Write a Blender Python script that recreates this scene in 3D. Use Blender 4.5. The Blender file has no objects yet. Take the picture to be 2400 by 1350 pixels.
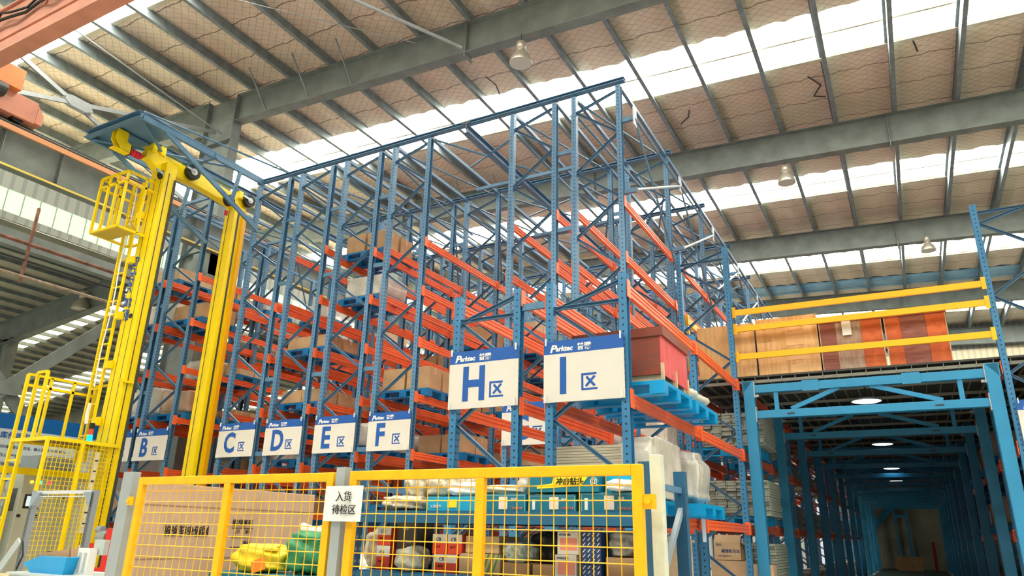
import bpy, bmesh, math, random
from mathutils import Vector, Matrix
random.seed(7)
R_ = math.radians
S = bpy.context.scene
COL = S.collection
# ---------------------------------------------------------------- camera
F_PX, PITCH, ROLL, YAW, EYE = 1664.79, 0.33356, 0.0233, -0.50285, 1.5
cy_, sy_ = math.cos(YAW), math.sin(YAW)
fwd = Vector((sy_*math.cos(PITCH), cy_*math.cos(PITCH), math.sin(PITCH)))
rt0 = Vector((cy_, -sy_, 0)); up0 = rt0.cross(fwd)
rt = rt0*math.cos(ROLL) + up0*math.sin(ROLL)
up = -rt0*math.sin(ROLL) + up0*math.cos(ROLL)
cam_d = bpy.data.cameras.new('camera'); cam = bpy.data.objects.new('camera', cam_d); COL.objects.link(cam)
cam_d.sensor_width = 36; cam_d.lens = 36*F_PX/2400; cam_d.clip_start = .05; cam_d.clip_end = 300
m = Matrix((rt, up, -fwd)).transposed().to_4x4(); m.translation = Vector((0, 0, EYE)); cam.matrix_world = m
S.camera = cam
# ---------------------------------------------------------------- world, light, exposure
S.view_settings.view_transform = 'Standard'; S.view_settings.look = 'None'
S.view_settings.exposure = 0.12; S.view_settings.gamma = 1; S.view_settings.use_curve_mapping = False
try:
    S.cycles.use_denoising = True; S.cycles.max_bounces = 6; S.cycles.diffuse_bounces = 4; S.cycles.glossy_bounces = 2
    S.cycles.sample_clamp_indirect = 6
except Exception: pass
W = bpy.data.worlds.new('world'); S.world = W; W.use_nodes = True
bg = W.node_tree.nodes['Background']; bg.inputs[0].default_value = (.93, .96, 1, 1); bg.inputs[1].default_value = .75
SKYLIGHT = 20.0
# ---------------------------------------------------------------- materials
MATS = {}
def mat(name, col, rough=.5, metal=0, var=0, scale=6, emit=None, es=1, bump=0):
    if name in MATS: return MATS[name]
    M = bpy.data.materials.new(name); M.use_nodes = True; nt = M.node_tree; b = nt.nodes['Principled BSDF']
    b.inputs['Base Color'].default_value = (*col, 1); b.inputs['Roughness'].default_value = rough; b.inputs['Metallic'].default_value = metal
    if var or bump:
        tc = nt.nodes.new('ShaderNodeTexCoord'); nz = nt.nodes.new('ShaderNodeTexNoise'); nz.inputs['Scale'].default_value = scale; nz.inputs['Detail'].default_value = 5
        nt.links.new(tc.outputs['Object'], nz.inputs['Vector'])
        if var:
            cr = nt.nodes.new('ShaderNodeValToRGB'); cr.color_ramp.elements[0].position = .3; cr.color_ramp.elements[1].position = .7
            cr.color_ramp.elements[0].color = (*[c*(1-var) for c in col], 1); cr.color_ramp.elements[1].color = (*[min(1, c*(1+var)) for c in col], 1)
            nt.links.new(nz.outputs[0], cr.inputs[0]); nt.links.new(cr.outputs[0], b.inputs['Base Color'])
        if bump:
            bp = nt.nodes.new('ShaderNodeBump'); bp.inputs['Strength'].default_value = bump; bp.inputs['Distance'].default_value = .03
            nt.links.new(nz.outputs[0], bp.inputs['Height']); nt.links.new(bp.outputs[0], b.inputs['Normal'])
    if emit: b.inputs['Emission Color'].default_value = (*emit, 1); b.inputs['Emission Strength'].default_value = es
    MATS[name] = M; return M
def N(nt, op, a, b=None, c=None):
    n = nt.nodes.new('ShaderNodeMath'); n.operation = op
    for i, v in enumerate((a, b, c)):
        if v is None: continue
        if isinstance(v, (int, float)): n.inputs[i].default_value = v
        else: nt.links.new(v, n.inputs[i])
    return n.outputs[0]
def mixc(nt, fac, a, b):
    n = nt.nodes.new('ShaderNodeMix'); n.data_type = 'RGBA'
    nt.links.new(fac, n.inputs[0])
    for s, v in ((6, a), (7, b)):
        if isinstance(v, tuple): n.inputs[s].default_value = (*v, 1)
        else: nt.links.new(v, n.inputs[s])
    return n.outputs[2]
def perforated(name, col, dark):
    M = mat(name, col, .42, 0, .12, 3); nt = M.node_tree; b = nt.nodes['Principled BSDF']
    base = b.inputs['Base Color'].links[0].from_socket
    tc = nt.nodes.new('ShaderNodeTexCoord'); sp = nt.nodes.new('ShaderNodeSeparateXYZ'); nt.links.new(tc.outputs['Object'], sp.inputs[0])
    sn = nt.nodes.new('ShaderNodeSeparateXYZ'); nt.links.new(tc.outputs['Normal'], sn.inputs[0])
    x, y, z = sp.outputs
    fz = N(nt, 'MULTIPLY', N(nt, 'SUBTRACT', N(nt, 'FRACT', N(nt, 'DIVIDE', z, .075)), .5), .075)
    isY = N(nt, 'GREATER_THAN', N(nt, 'ABSOLUTE', sn.outputs[1]), .5)
    uy = N(nt, 'SUBTRACT', N(nt, 'ABSOLUTE', y), .022)
    u = N(nt, 'ADD', N(nt, 'MULTIPLY', isY, x), N(nt, 'MULTIPLY', N(nt, 'SUBTRACT', 1, isY), uy))
    d = N(nt, 'SQRT', N(nt, 'ADD', N(nt, 'MULTIPLY', u, u), N(nt, 'MULTIPLY', fz, fz)))
    msk = N(nt, 'LESS_THAN', d, .011)
    nt.links.new(mixc(nt, msk, base, dark), b.inputs['Base Color']); return M
BLUE = perforated('blue_perforated_steel', (.09, .215, .38), (.01, .015, .03))
BLUE2 = perforated('deep_blue_perforated_steel', (.04, .20, .41), (.008, .012, .02))
BRACE = mat('blue_painted_brace', (.085, .20, .34), .45, 0, .12, 4)
PORTAL = mat('portal_blue_paint', (.03, .26, .50), .35, 0, .06, 3)
RED = mat('orange_red_paint', (.93, .15, .04), .38, 0, .1, 3)
YEL = mat('crane_yellow_paint', (.96, .70, .0), .35, 0, .06, 3)
YBEAM = mat('amber_beam_paint', (.95, .50, .005), .35)
FENCE = mat('amber_fence_paint', (.92, .47, .0), .4, 0, .08, 12)
GALV = mat('galvanised_steel', (.42, .46, .48), .45, .4, .07, 8)
CREAM = mat('cream_paint', (.66, .68, .56), .5, 0, .08, 15)
STEELG = mat('grey_steel_structure', (.19, .22, .215), .6, 0, .2, 2)
PURL = mat('grey_purlin_steel', (.22, .27, .29), .55, .1, .22, 4)
DARKST = mat('dark_steel', (.04, .045, .05), .5)
BLACK = mat('black_rubber', (.012, .012, .013), .6)
CARD = mat('cardboard', (.52, .32, .17), .8, 0, .12, 5)
CARD2 = mat('pale_cardboard', (.62, .44, .27), .8, 0, .1, 5)
CARDP = mat('dusty_pink_cardboard', (.56, .38, .27), .8, 0, .07, 3)
PALL = mat('blue_plastic', (.0, .16, .42), .4, 0, .08, 6)
PALLB = mat('bright_blue_plastic', (.0, .33, .72), .35, 0, .05, 6)
FILM = mat('clear_wrap_over_load', (.62, .58, .52), .15, 0, .18, 4, bump=.5)
FILMB = mat('wrapped_brown_load', (.45, .30, .2), .18, 0, .2, 4, bump=.4)
WHITE = mat('white_paper', (.8, .8, .79), .6)
SIGNW = mat('sign_white_panel', (.72, .68, .63), .5, 0, .04, 3)
SIGNB = mat('sign_blue', (.012, .10, .41), .4)
NAVY = mat('navy_print', (.02, .06, .2), .5)
TEAL = mat('teal_carton', (.0, .17, .27), .5, 0, .1, 8)
CYAN = mat('cyan_carton', (.0, .36, .62), .5)
SACK = mat('cream_sack', (.68, .60, .47), .7, 0, .12, 5, bump=.5)
SACKG = mat('beige_sack', (.44, .40, .30), .8, 0, .15, 10, bump=.8)
REDP = mat('red_print', (.72, .06, .03), .5)
PINKP = mat('salmon_print', (.80, .28, .22), .5)
GREYC = mat('dark_grey_carton', (.10, .10, .10), .6)
PANEL = mat('grey_green_panel_steel', (.40, .44, .38), .5, .1, .12, 8)
CAB = mat('cabinet_grey', (.50, .52, .46), .45, 0, .04, 2)
ALU = mat('aluminium', (.36, .42, .47), .35, .4)
GREYB = mat('greenish_grey_board', (.45, .5, .5), .5)
# wood
def wood(name, c1, c2, sc=(2, 2, 14)):
    M = mat(name, c1, .55); nt = M.node_tree; b = nt.nodes['Principled BSDF']
    tc = nt.nodes.new('ShaderNodeTexCoord'); mp = nt.nodes.new('ShaderNodeMapping'); mp.inputs['Scale'].default_value = sc
    nz = nt.nodes.new('ShaderNodeTexNoise'); nz.inputs['Scale'].default_value = 1.6; nz.inputs['Detail'].default_value = 6; nz.inputs['Distortion'].default_value = 1.2
    nt.links.new(tc.outputs['Object'], mp.inputs[0]); nt.links.new(mp.outputs[0], nz.inputs['Vector'])
    cr = nt.nodes.new('ShaderNodeValToRGB'); cr.color_ramp.elements[0].position = .35; cr.color_ramp.elements[1].position = .68
    cr.color_ramp.elements[0].color = (*c2, 1); cr.color_ramp.elements[1].color = (*c1, 1)
    nt.links.new(nz.outputs[0], cr.inputs[0])
    vo = nt.nodes.new('ShaderNodeTexVoronoi'); vo.inputs['Scale'].default_value = 4.5; nt.links.new(tc.outputs['Object'], vo.inputs['Vector'])
    k = N(nt, 'LESS_THAN', vo.outputs['Distance'], .075)
    nt.links.new(mixc(nt, k, cr.outputs[0], (c2[0]*.5, c2[1]*.4, c2[2]*.4)), b.inputs['Base Color']); return M
PLY = wood('pine_plywood', (.82, .52, .25), (.62, .34, .12), (7, 5, .8))
PLYR = wood('red_film_plywood', (.30, .05, .025), (.20, .055, .035), (2, 2, 9))
PLYRED = wood('bright_red_plywood', (.78, .12, .13), (.60, .06, .07), (1, 9, 1.2))
PLYO = wood('orange_film_plywood', (.66, .14, .03), (.50, .09, .02), (3, 3, 3))
PLYG = wood('worn_maroon_plywood', (.34, .14, .10), (.24, .06, .05), (1.2, 2, 9))
PLYS = wood('worn_streaked_plywood', (.46, .36, .27), (.36, .20, .15), (10, 2, 2.5))
RAWW = mat('raw_timber', (.62, .45, .28), .7, 0, .2, 8)
# roof insulation with wire netting
def insulation(name, c1, c2, line):
    M = mat(name, c1, .7); nt = M.node_tree; b = nt.nodes['Principled BSDF']
    tc = nt.nodes.new('ShaderNodeTexCoord'); sp = nt.nodes.new('ShaderNodeSeparateXYZ'); nt.links.new(tc.outputs['Object'], sp.inputs[0]); x, y, z = sp.outputs
    nz = nt.nodes.new('ShaderNodeTexNoise'); nz.inputs['Scale'].default_value = .8; nz.inputs['Detail'].default_value = 8; nt.links.new(tc.outputs['Object'], nz.inputs['Vector'])
    cr = nt.nodes.new('ShaderNodeValToRGB'); cr.color_ramp.elements[0].position = .35; cr.color_ramp.elements[1].position = .65
    cr.color_ramp.elements[0].color = (*c2, 1); cr.color_ramp.elements[1].color = (*c1, 1); nt.links.new(nz.outputs[0], cr.inputs[0])
    def lines(u, pitch, w):
        f = N(nt, 'ABSOLUTE', N(nt, 'SUBTRACT', N(nt, 'FRACT', N(nt, 'DIVIDE', u, pitch)), .5)); return N(nt, 'LESS_THAN', f, w/pitch/2)
    u1 = N(nt, 'ADD', x, N(nt, 'MULTIPLY', y, 1.25)); u2 = N(nt, 'SUBTRACT', x, N(nt, 'MULTIPLY', y, 1.25))
    mesh = N(nt, 'MAXIMUM', lines(u1, .3, .022), lines(u2, .3, .022))
    seam = lines(N(nt, 'ADD', y, N(nt, 'MULTIPLY', nz.outputs[0], .25)), 1.22, .035)
    c = mixc(nt, N(nt, 'MULTIPLY', mesh, .5), cr.outputs[0], line); c = mixc(nt, N(nt, 'MULTIPLY', seam, .75), c, (line[0]*.5, line[1]*.5, line[2]*.5))
    nt.links.new(c, b.inputs['Base Color'])
    bp = nt.nodes.new('ShaderNodeBump'); bp.inputs['Strength'].default_value = .5; bp.inputs['Distance'].default_value = .12
    n2 = nt.nodes.new('ShaderNodeTexNoise'); n2.inputs['Scale'].default_value = 3; n2.inputs['Detail'].default_value = 6; nt.links.new(tc.outputs['Object'], n2.inputs['Vector'])
    nt.links.new(n2.outputs[0], bp.inputs['Height']); nt.links.new(bp.outputs[0], b.inputs['Normal']); return M
INSUL = insulation('tan_roof_blanket', (.82, .70, .56), (.70, .58, .45), (.16, .12, .09))
FOIL = insulation('blue_roof_foil', (.45, .74, .95), (.22, .50, .80), (.08, .2, .35))
SKY = mat('daylit_translucent_sheet', (.8, .8, .72), .5, 0, 0, 1, (1, .97, .83), SKYLIGHT)
SKYN = mat('daylit_translucent_sheet_low', (.8, .8, .72), .5, 0, 0, 1, (1, .82, .50), 3.5)
CLER = mat('daylit_green_translucent_sheet', (.5, .6, .48), .5, 0, 0, 1, (.62, .82, .58), .75)
LAMPON = mat('lamp_diffuser_glow', (.9, .95, 1), .4, 0, 0, 1, (.75, .92, 1), 5)
def corr(name, c1, c2, axis, pitch):
    M = mat(name, c1, .55); nt = M.node_tree; b = nt.nodes['Principled BSDF']
    tc = nt.nodes.new('ShaderNodeTexCoord'); sp = nt.nodes.new('ShaderNodeSeparateXYZ'); nt.links.new(tc.outputs['Object'], sp.inputs[0])
    f = N(nt, 'LESS_THAN', N(nt, 'FRACT', N(nt, 'DIVIDE', sp.outputs[axis], pitch)), .35)
    nt.links.new(mixc(nt, f, c1, c2), b.inputs['Base Color']); return M
CORR = corr('corrugated_grey_cladding', (.28, .29, .29), (.20, .21, .21), 0, .3)
CORRB = corr('corrugated_beige_cladding', (.62, .55, .40), (.50, .44, .32), 0, .3)
CORRY = corr('corrugated_side_cladding', (.40, .42, .38), (.30, .32, .30), 1, .3)
# ---------------------------------------------------------------- mesh helpers
class MB:
    def __init__(s): s.v = []; s.f = []; s.mi = []
    def add(s, vs, fs, mi=0):
        o = len(s.v); s.v += [tuple(v) for v in vs]; s.f += [tuple(i+o for i in f) for f in fs]; s.mi += [mi]*len(fs); return s
    def box(s, x0, x1, y0, y1, z0, z1, mi=0):
        v = [(x0,y0,z0),(x1,y0,z0),(x1,y1,z0),(x0,y1,z0),(x0,y0,z1),(x1,y0,z1),(x1,y1,z1),(x0,y1,z1)]
        return s.add(v, [(0,3,2,1),(4,5,6,7),(0,1,5,4),(1,2,6,5),(2,3,7,6),(3,0,4,7)], mi)
    def cbox(s, c, sx, sy, sz, mi=0): return s.box(c[0]-sx/2, c[0]+sx/2, c[1]-sy/2, c[1]+sy/2, c[2]-sz/2, c[2]+sz/2, mi)
    def frame(s, p, q, upv):
        d = (q-p).normalized(); u = Vector(upv); a = d.cross(u)
        if a.length < 1e-4: a = d.cross(Vector((1, 0, 0)))
        a.normalize(); u = a.cross(d).normalized(); return d, a, u
    def prof(s, p, q, pts, upv=(0,0,1), mi=0, cap=True):
        p, q = Vector(p), Vector(q); d, a, u = s.frame(p, q, upv); n = len(pts)
        v = [p+a*x+u*y for x, y in pts]+[q+a*x+u*y for x, y in pts]
        f = [(i, (i+1) % n, n+(i+1) % n, n+i) for i in range(n)]
        if cap: f += [tuple(range(n-1, -1, -1)), tuple(range(n, 2*n))]
        return s.add(v, f, mi)
    def bar(s, p, q, w, h, upv=(0,0,1), mi=0): return s.prof(p, q, [(-w/2,-h/2),(w/2,-h/2),(w/2,h/2),(-w/2,h/2)], upv, mi)
    def tube(s, p, q, r, n=8, mi=0, r2=None):
        p, q = Vector(p), Vector(q); d, a, u = s.frame(p, q, (0,0,1)); r2 = r if r2 is None else r2
        v = [p+(a*math.cos(t)+u*math.sin(t))*r for t in [2*math.pi*i/n for i in range(n)]]+[q+(a*math.cos(t)+u*math.sin(t))*r2 for t in [2*math.pi*i/n for i in range(n)]]
        return s.add(v, [(i, (i+1) % n, n+(i+1) % n, n+i) for i in range(n)]+[tuple(range(n-1,-1,-1)), tuple(range(n, 2*n))], mi)
    def path(s, pts, r, n=6, mi=0):
        for i in range(len(pts)-1): s.tube(pts[i], pts[i+1], r, n, mi)
        return s
    def ibeam(s, p, q, h, w, t=.02, mi=0, upv=(0,0,1)):
        a, b, c = w/2, h/2, t/2
        return s.prof(p, q, [(-a,-b),(a,-b),(a,-b+t),(c,-b+t),(c,b-t),(a,b-t),(a,b),(-a,b),(-a,b-t),(-c,b-t),(-c,-b+t),(-a,-b+t)], upv, mi, cap=False)
    def chan(s, p, q, w, h, t=.006, upv=(0,0,1), mi=0):
        return s.prof(p, q, [(-w/2,-h/2),(w/2,-h/2),(w/2,-h/2+t),(-w/2+t,-h/2+t),(-w/2+t,h/2-t),(w/2,h/2-t),(w/2,h/2),(-w/2,h/2)], upv, mi)
    def lathe(s, prof, c=(0,0,0), n=24, mi=0):
        v = [(c[0]+r*math.cos(2*math.pi*i/n), c[1]+r*math.sin(2*math.pi*i/n), c[2]+z) for r, z in prof for i in range(n)]
        f = [(j*n+i, j*n+(i+1) % n, (j+1)*n+(i+1) % n, (j+1)*n+i) for j in range(len(prof)-1) for i in range(n)]
        return s.add(v, f, mi)
    def quad(s, a, b, c, d, mi=0): return s.add([a, b, c, d], [(0,1,2,3)], mi)
    def mesh(s, name, mats):
        me = bpy.data.meshes.new(name); me.from_pydata(s.v, [], s.f)
        for M in (mats if isinstance(mats, (list, tuple)) else [mats]): me.materials.append(M)
        me.polygons.foreach_set('material_index', s.mi); me.update(); return me
    def build(s, name, mats, parent=None, loc=(0,0,0), rot=None, smooth=False, bevel=0):
        me = s.mesh(name, mats)
        if smooth: me.polygons.foreach_set('use_smooth', [True]*len(me.polygons))
        o = inst(name, me, parent, loc, rot)
        if bevel:
            b = o.modifiers.new('bevel', 'BEVEL'); b.width = bevel; b.segments = 2; b.limit_method = 'ANGLE'
        return o
def inst(name, me, parent=None, loc=(0,0,0), rot=None):
    o = bpy.data.objects.new(name, me); COL.objects.link(o); o.location = loc
    if rot: o.rotation_euler = rot
    if parent: o.parent = parent
    return o
def tag(o, label, cat, group=None, kind=None):
    o['label'] = label; o['category'] = cat
    if group: o['group'] = group
    if kind: o['kind'] = kind
    return o
def thing(name, label, cat, loc=(0,0,0), rz=0, group=None):
    o = bpy.data.objects.new(name, None); COL.objects.link(o); o.location = loc; o.rotation_euler = (0,0,rz); o.empty_display_size = .1
    return tag(o, label, cat, group)
def struct(name, mb, mats, loc=(0,0,0)):
    o = mb.build(name, mats, None, loc); o['kind'] = 'structure'; return o
def copy_tree(o, parent=None):
    c = o.copy(); COL.objects.link(c)
    if parent: c.parent = parent
    for ch in list(o.children): copy_tree(ch, c)
    return c
TXT = {}
def text_mesh(body, size, M, xs=1, shear=0, bold=0, align='LEFT', ext=.0015):
    key = (body, size, M.name, xs, shear, bold, align)
    if key in TXT: return TXT[key]
    c = bpy.data.curves.new('lettering', 'FONT'); c.body = body; c.size = size; c.extrude = ext; c.shear = shear; c.offset = bold; c.align_x = align
    c.resolution_u = 3; o = bpy.data.objects.new('lettering', c); COL.objects.link(o); c.materials.append(M)
    bpy.context.view_layer.update(); dg = bpy.context.evaluated_depsgraph_get()
    me = bpy.data.meshes.new_from_object(o.evaluated_get(dg)); me.transform(Matrix.Diagonal((xs, 1, 1, 1)))
    bpy.data.objects.remove(o); bpy.data.curves.remove(c); TXT[key] = me; return me
FRONT = (R_(90), 0, 0); SIDE = (R_(90), 0, R_(90))
def text(body, size, M, parent, loc, rot=FRONT, **k):
    nm = k.pop('name', 'lettering'); return inst(nm, text_mesh(body, size, M, **k), parent, loc, rot)
ORD = ['front', 'second', 'third', 'fourth', 'fifth', 'sixth', 'seventh', 'eighth', 'ninth', 'tenth']
# ---------------------------------------------------------------- building shell
RX = lambda x: 13.41-.045*x          # underside of the purlins
YR = [4.1, 12.5, 21.0, 29.4, 38.3, 46.8]
XL, XR = -34.0, 15.0
struct('floor', MB().box(-60, 30, -14, 60, -.1, 0), mat('concrete_floor', (.52, .52, .47), .5, 0, .12, 1))
def strip(y0, y1, M, name='ceiling', dz=.36, jag0=0, jag1=0):
    mb = MB(); n = 200; top = []; bot = []
    for i in range(n+1):
        x = XL+(XR-XL)*i/n
        a = y0+(random.uniform(-jag0, jag0) if jag0 else 0); b = y1+(random.uniform(-jag1, jag1) if jag1 else 0)
        z = RX(x)+dz+.03*math.sin(i*2.1)*(1 if M is INSUL else 0); top.append((x, a, z)); bot.append((x, b, z))
    v = top+bot; k = n+1
    mb.add(v, [(i, i+1, k+i+1, k+i) for i in range(n)])
    mb.add([(x, y, z+.06) for x, y, z in v], [(i, k+i, k+i+1, i+1) for i in range(n)])
    return struct(name, mb, M)
sky = [(-9.3, -7.6), (-1.2, .5), (7.45, 8.8), (16.0, 17.95), (24.8, 26.6), (33.1, 34.8), (41.6, 44.2)]  # first two strips are unseen, added behind the camera to light front faces
ys = [-14]
for a, b in sky: ys += [a, b]
ys.append(47.5)
for i in range(0, len(ys)-1, 2):
    if i == 12: pass
    else: strip(ys[i], ys[i+1], INSUL, jag0=.02 if i else 0, jag1=.035)
strip(34.8, 37.0, INSUL, jag0=.03); strip(37.0, 38.6, FOIL, dz=.33); strip(38.6, 41.6, INSUL, jag1=.05)
for i, (a, b) in enumerate(sky):
    o = strip(a-.15, b+.15, SKY, 'window_%d' % (i+1), dz=.46)
    mid = (a+b)/2+.05
    mb = MB()
    for x in (XL, ): mb.bar((XL, mid, RX(XL)+.43), (XR, mid, RX(XR)+.43), .07, .02)
    mb.bar((XL, b+.02, RX(XL)+.34), (XR, b+.02, RX(XR)+.34), .12, .03)
    tr = mb.build('sheet_joint', mat('joint_strip', (.55, .5, .38), .6), o)
ce = [o for o in COL.objects if o.name.startswith('ceiling')][0]
for pts in ([(-.96, 18.64), (-.68, 19.2), (-.92, 19.7), (-.62, 19.85)], [(-9.31, 15.04), (-9.24, 15.5), (-9.4, 16.05)], [(1.62, 18.06), (1.68, 18.35), (1.72, 18.58)], [(-4.4, 19.04), (-4.52, 19.43), (-4.85, 19.73)]):
    mb = MB()
    for (xa, ya), (xb, yb) in zip(pts, pts[1:]): mb.bar((xa, ya, RX(xa)+.33), (xb, yb, RX(xb)+.33), .035, .012)
    mb.build('blanket_tear', DARKST, ce)
# outer skin stops daylight leaking past the strips
struct('ceiling', MB().add([(XL, -14, RX(XL)+.9), (XR, -14, RX(XR)+.9), (XR, 48, RX(XR)+.9), (XL, 48, RX(XL)+.9)], [(0,1,2,3)]), STEELG)
# purlins
zp = [(-.035,-.1),(.035,-.1),(.035,-.09),(-.025,-.09),(-.025,.1),(-.035,.1)]
def purlin_mesh(L): return MB().prof((0,0,0),(0,L,0),[(-.06,-.18),(.05,-.18),(.05,-.17),(-.05,-.17),(-.05,.18),(-.13,.18),(-.13,.17),(-.06,.17)]).mesh('roof_purlin', PURL)
pm = purlin_mesh(61)
for k in range(-21, 10):
    x = -.45+1.555*k; o = inst('roof_purlin', pm, None, (x, -14, RX(x)+.18))
    tag(o, 'long grey steel roof purlin crossing above the rafters under the tan blanket', 'purlin', 'purlins under the roof blanket')
# rafters
RN = ['nearest', 'second', 'third', 'fourth', 'farthest']
for i, y in enumerate(YR[1:]):
    t = thing('roof_rafter', '%s of the grey steel I-section rafters crossing the roof from the camera' % RN[i], 'rafter', (0, y, 0))
    mb = MB(); a, b = Vector((-16.6, 0, RX(-16.6)-.48)), Vector((XR, 0, RX(XR)-.48))
    mb.ibeam(a, b, .94, .3, .02); mb.build('beam', STEELG, t)
    mb = MB(); mb.ibeam((-33.5, 0, RX(-33.5)-.48), (-17.9, 0, RX(-17.9)-.48), .94, .3, .02)
    mb.build('wall_side_beam', STEELG, t)
    for x in (-8.3, .85, 10):
        mb = MB()
        for s in (-1, 1): mb.box(x-.01, x+.01, .01 if s > 0 else -.15, .15 if s > 0 else -.01, RX(x)-.95, RX(x))
        mb.box(x-.012, x+.012, -.17, .17, RX(x)-1.08, RX(x)-.94)
        mb.build('splice_plate', STEELG, t)
    mb = MB()
    for x in (-15.3, -13.6, -12):
        if i < 2: MB().bar((x, -.1, RX(x)-.86), (x+.05, -.95, RX(x)+.05), .035, .035).build('fly_brace', PURL, t)
for i, y in enumerate(YR):
    t = thing('steel_column', ['grey steel column behind the camera side of the crane runway', 'grey H-section column under the nearest rafter', 'second grey H-section column along the crane runway',
        'third grey H-section column along the crane runway', 'fourth grey H-section column along the crane runway', 'last grey H-section column by the far wall'][i], 'column', (-17.25, y, 0))
    mb = MB(); mb.box(-.66, -.64, -.16, .16, 0, RX(-17.9)); mb.box(.64, .66, -.16, .16, 0, RX(-16.6)); mb.box(-.64, .64, -.012, .012, 0, RX(-17.2)-.02)
    for z in (9.0, 12.6): mb.box(-.63, .63, -.15, .15, z, z+.02)
    mb.build('shaft', STEELG, t)
    mb = MB(); mb.prof((.66, -.14, 8.6), (.66, .14, 8.6), [(0, -.35), (0, .35), (-.75, .35), (-.75, .15)], (0,0,1))
    mb.build('corbel', STEELG, t)
# X bracing of the column line
def brace_x(y0, y1, z0, z1, label, M=GALV, w=.11):
    t = thing('cross_brace', label, 'brace', (-17.25, (y0+y1)/2, (z0+z1)/2)); dy, dz = (y1-y0)/2, (z1-z0)/2
    MB().chan((-.05, -dy, dz), (-.05, dy, -dz), w, .05, .01, (1,0,0)).build('diagonal', M, t)
    MB().chan((.05, -dy, -dz), (.05, dy, dz), w, .05, .01, (1,0,0)).build('diagonal', M, t)
    g = MB(); hx = [(-.36, -.05), (-.24, .13), (.24, .13), (.36, .05), (.36, -.05), (.2, -.15), (-.2, -.15)]
    g.prof((-.07, 0, 0), (.09, 0, 0), hx); g.build('gusset', M, t)
    return t
brace_x(4.35, 12.25, 10.2, 12.9, 'pale grey steel cross brace with bolted gusset above the crane runway')
brace_x(4.35, 12.25, .4, 8.2, 'heavy grey double-channel cross brace below the runway behind the blue board', STEELG, .28)
# tie rods
t = tag(MB().tube((-17.25, 5.6, 13.7), (-17.1, 12.4, 12.9), .02).build('tie_rod', GALV), 'thin steel tie rod running down to the first column top', 'rod')
t = tag(MB().tube((-11.3, 8.4, 13.7), (-8.35, 12.3, 12.95), .045).build('bracing_tube', GALV), 'grey round tube bracing meeting the nearest rafter near its splice', 'tube')
t = tag(MB().tube((-17.2, 5, 14.1), (-9.9, 12.4, 13.7), .012).build('tie_rod', GALV), 'thin wire rod crossing diagonally under the roof left of the splice', 'rod')
# crane runway
t = thing('crane_runway', 'grey crane runway girder with stiffeners, orange conductor bars and rail along the columns', 'runway', (-16.5, 0, 0))
mb = MB(); mb.ibeam((0, 1, 9.35), (0, 46, 9.35), .98, .34, .02); mb.build('girder', STEELG, t)
mb = MB()
for k in range(36): y = 1.6+1.25*k; mb.box(.012, .16, y-.008, y+.008, 8.9, 9.82)
mb.build('stiffener', STEELG, t)
MB().box(-.035, .035, 1, 46, 9.84, 9.95).build('rail', DARKST, t)
MB().box(.2, .26, 1, 46, 9.62, 9.74).build('conductor_bar', mat('orange_conductor', (.72, .33, .16), .5), t)
MB().box(.2, .23, 1, 46, 8.80, 8.84).build('conductor_bar', mat('yellow_conductor', (.80, .62, .12), .5), t)
# overhead bridge crane
ORC = mat('salmon_crane_paint', (.60, .24, .16), .5, 0, .12, 2); ORB = mat('orange_crane_box_paint', (.85, .28, .07), .45, 0, .08, 3)
t = thing('bridge_crane', 'salmon painted bridge crane girder high at top left with black cables', 'crane', (-16.5, 5.32, 0))
mb = MB(); mb.box(.3, 29, 0, .18, 10.09, 11.2); mb.box(.3, 29, -.05, .25, 10.05, 10.09); mb.box(.3, 29, -.05, .25, 11.2, 11.25)
mb.build('girder', ORC, t)
mb = MB()
for k in range(12): mb.box(1.2+2.2*k, 1.24+2.2*k, -.03, 0, 10.75, 11.1)
mb.box(.3, 29, -.03, 0, 10.4, 10.42); mb.build('stiffener', ORC, t)
mb = MB(); mb.box(-.22, .28, .30, 1.70, 9.97, 10.5); mb.prof((-.22, 1.70, 10.0), (.28, 1.70, 10.0), [(0, .0), (-.16, .0), (-.16, .25), (0, .45)]); mb.build('end_truck', ORC, t, bevel=.01)
mb = MB(); mb.box(.02, .45, .3, 1.22, 10.5, 11.0); mb.build('electric_box', ORB, t, bevel=.01)
MB().tube((.34, .45, 10.38), (.34, .95, 10.38), .16, 16).build('motor', DARKST, t)
MB().tube((-.2, 1.4, 10.02), (.2, 1.4, 10.02), .14, 16).build('wheel', BLACK, t)
pts = [Vector((.35+i*.42, -.10-.05*math.sin(i*1.7), 10.62+.18*abs(math.sin(i*1.15)))) for i in range(26)]
MB().path(pts, .03).path([p+Vector((.05, -.02, .10+.04*math.sin(i*2.))) for i, p in enumerate(pts)], .022).build('cable', BLACK, t)
# left wall, clerestory, neighbouring hall
struct('wall_left', MB().box(-20.62, -20.5, -1, 48, 10.1, 10.9).box(-20.6, -20.5, -1, 48, 9.25, 9.45), CORRY)
w = struct('window_8', MB().box(-20.56, -20.52, -1, 48, 9.45, 10.1), CLER)
mb = MB()
for k in range(110): mb.box(-20.5, -20.485, -1+.44*k, -.975+.44*k, 9.45, 10.1)
mb.build('sheet_ribs', mat('dull_green_rib', (.35, .45, .33), .5), w)
RN2 = lambda x: 9.2+.13*(x+20.5)
mb = MB()
yy = [-1]+[v for p in ((7.0, 8.2), (13.3, 14.7), (18.0, 19.4), (26.5, 27.9), (34, 35.4)) for v in p]+[48]
for i in range(0, len(yy), 2): mb.quad((-45, yy[i], RN2(-45)), (-20.5, yy[i], RN2(-20.5)), (-20.5, yy[i+1], RN2(-20.5)), (-45, yy[i+1], RN2(-45)))
struct('ceiling', mb, mat('grey_green_blanket', (.40, .40, .32), .8, 0, .12, 2))
mb = MB()
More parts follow.
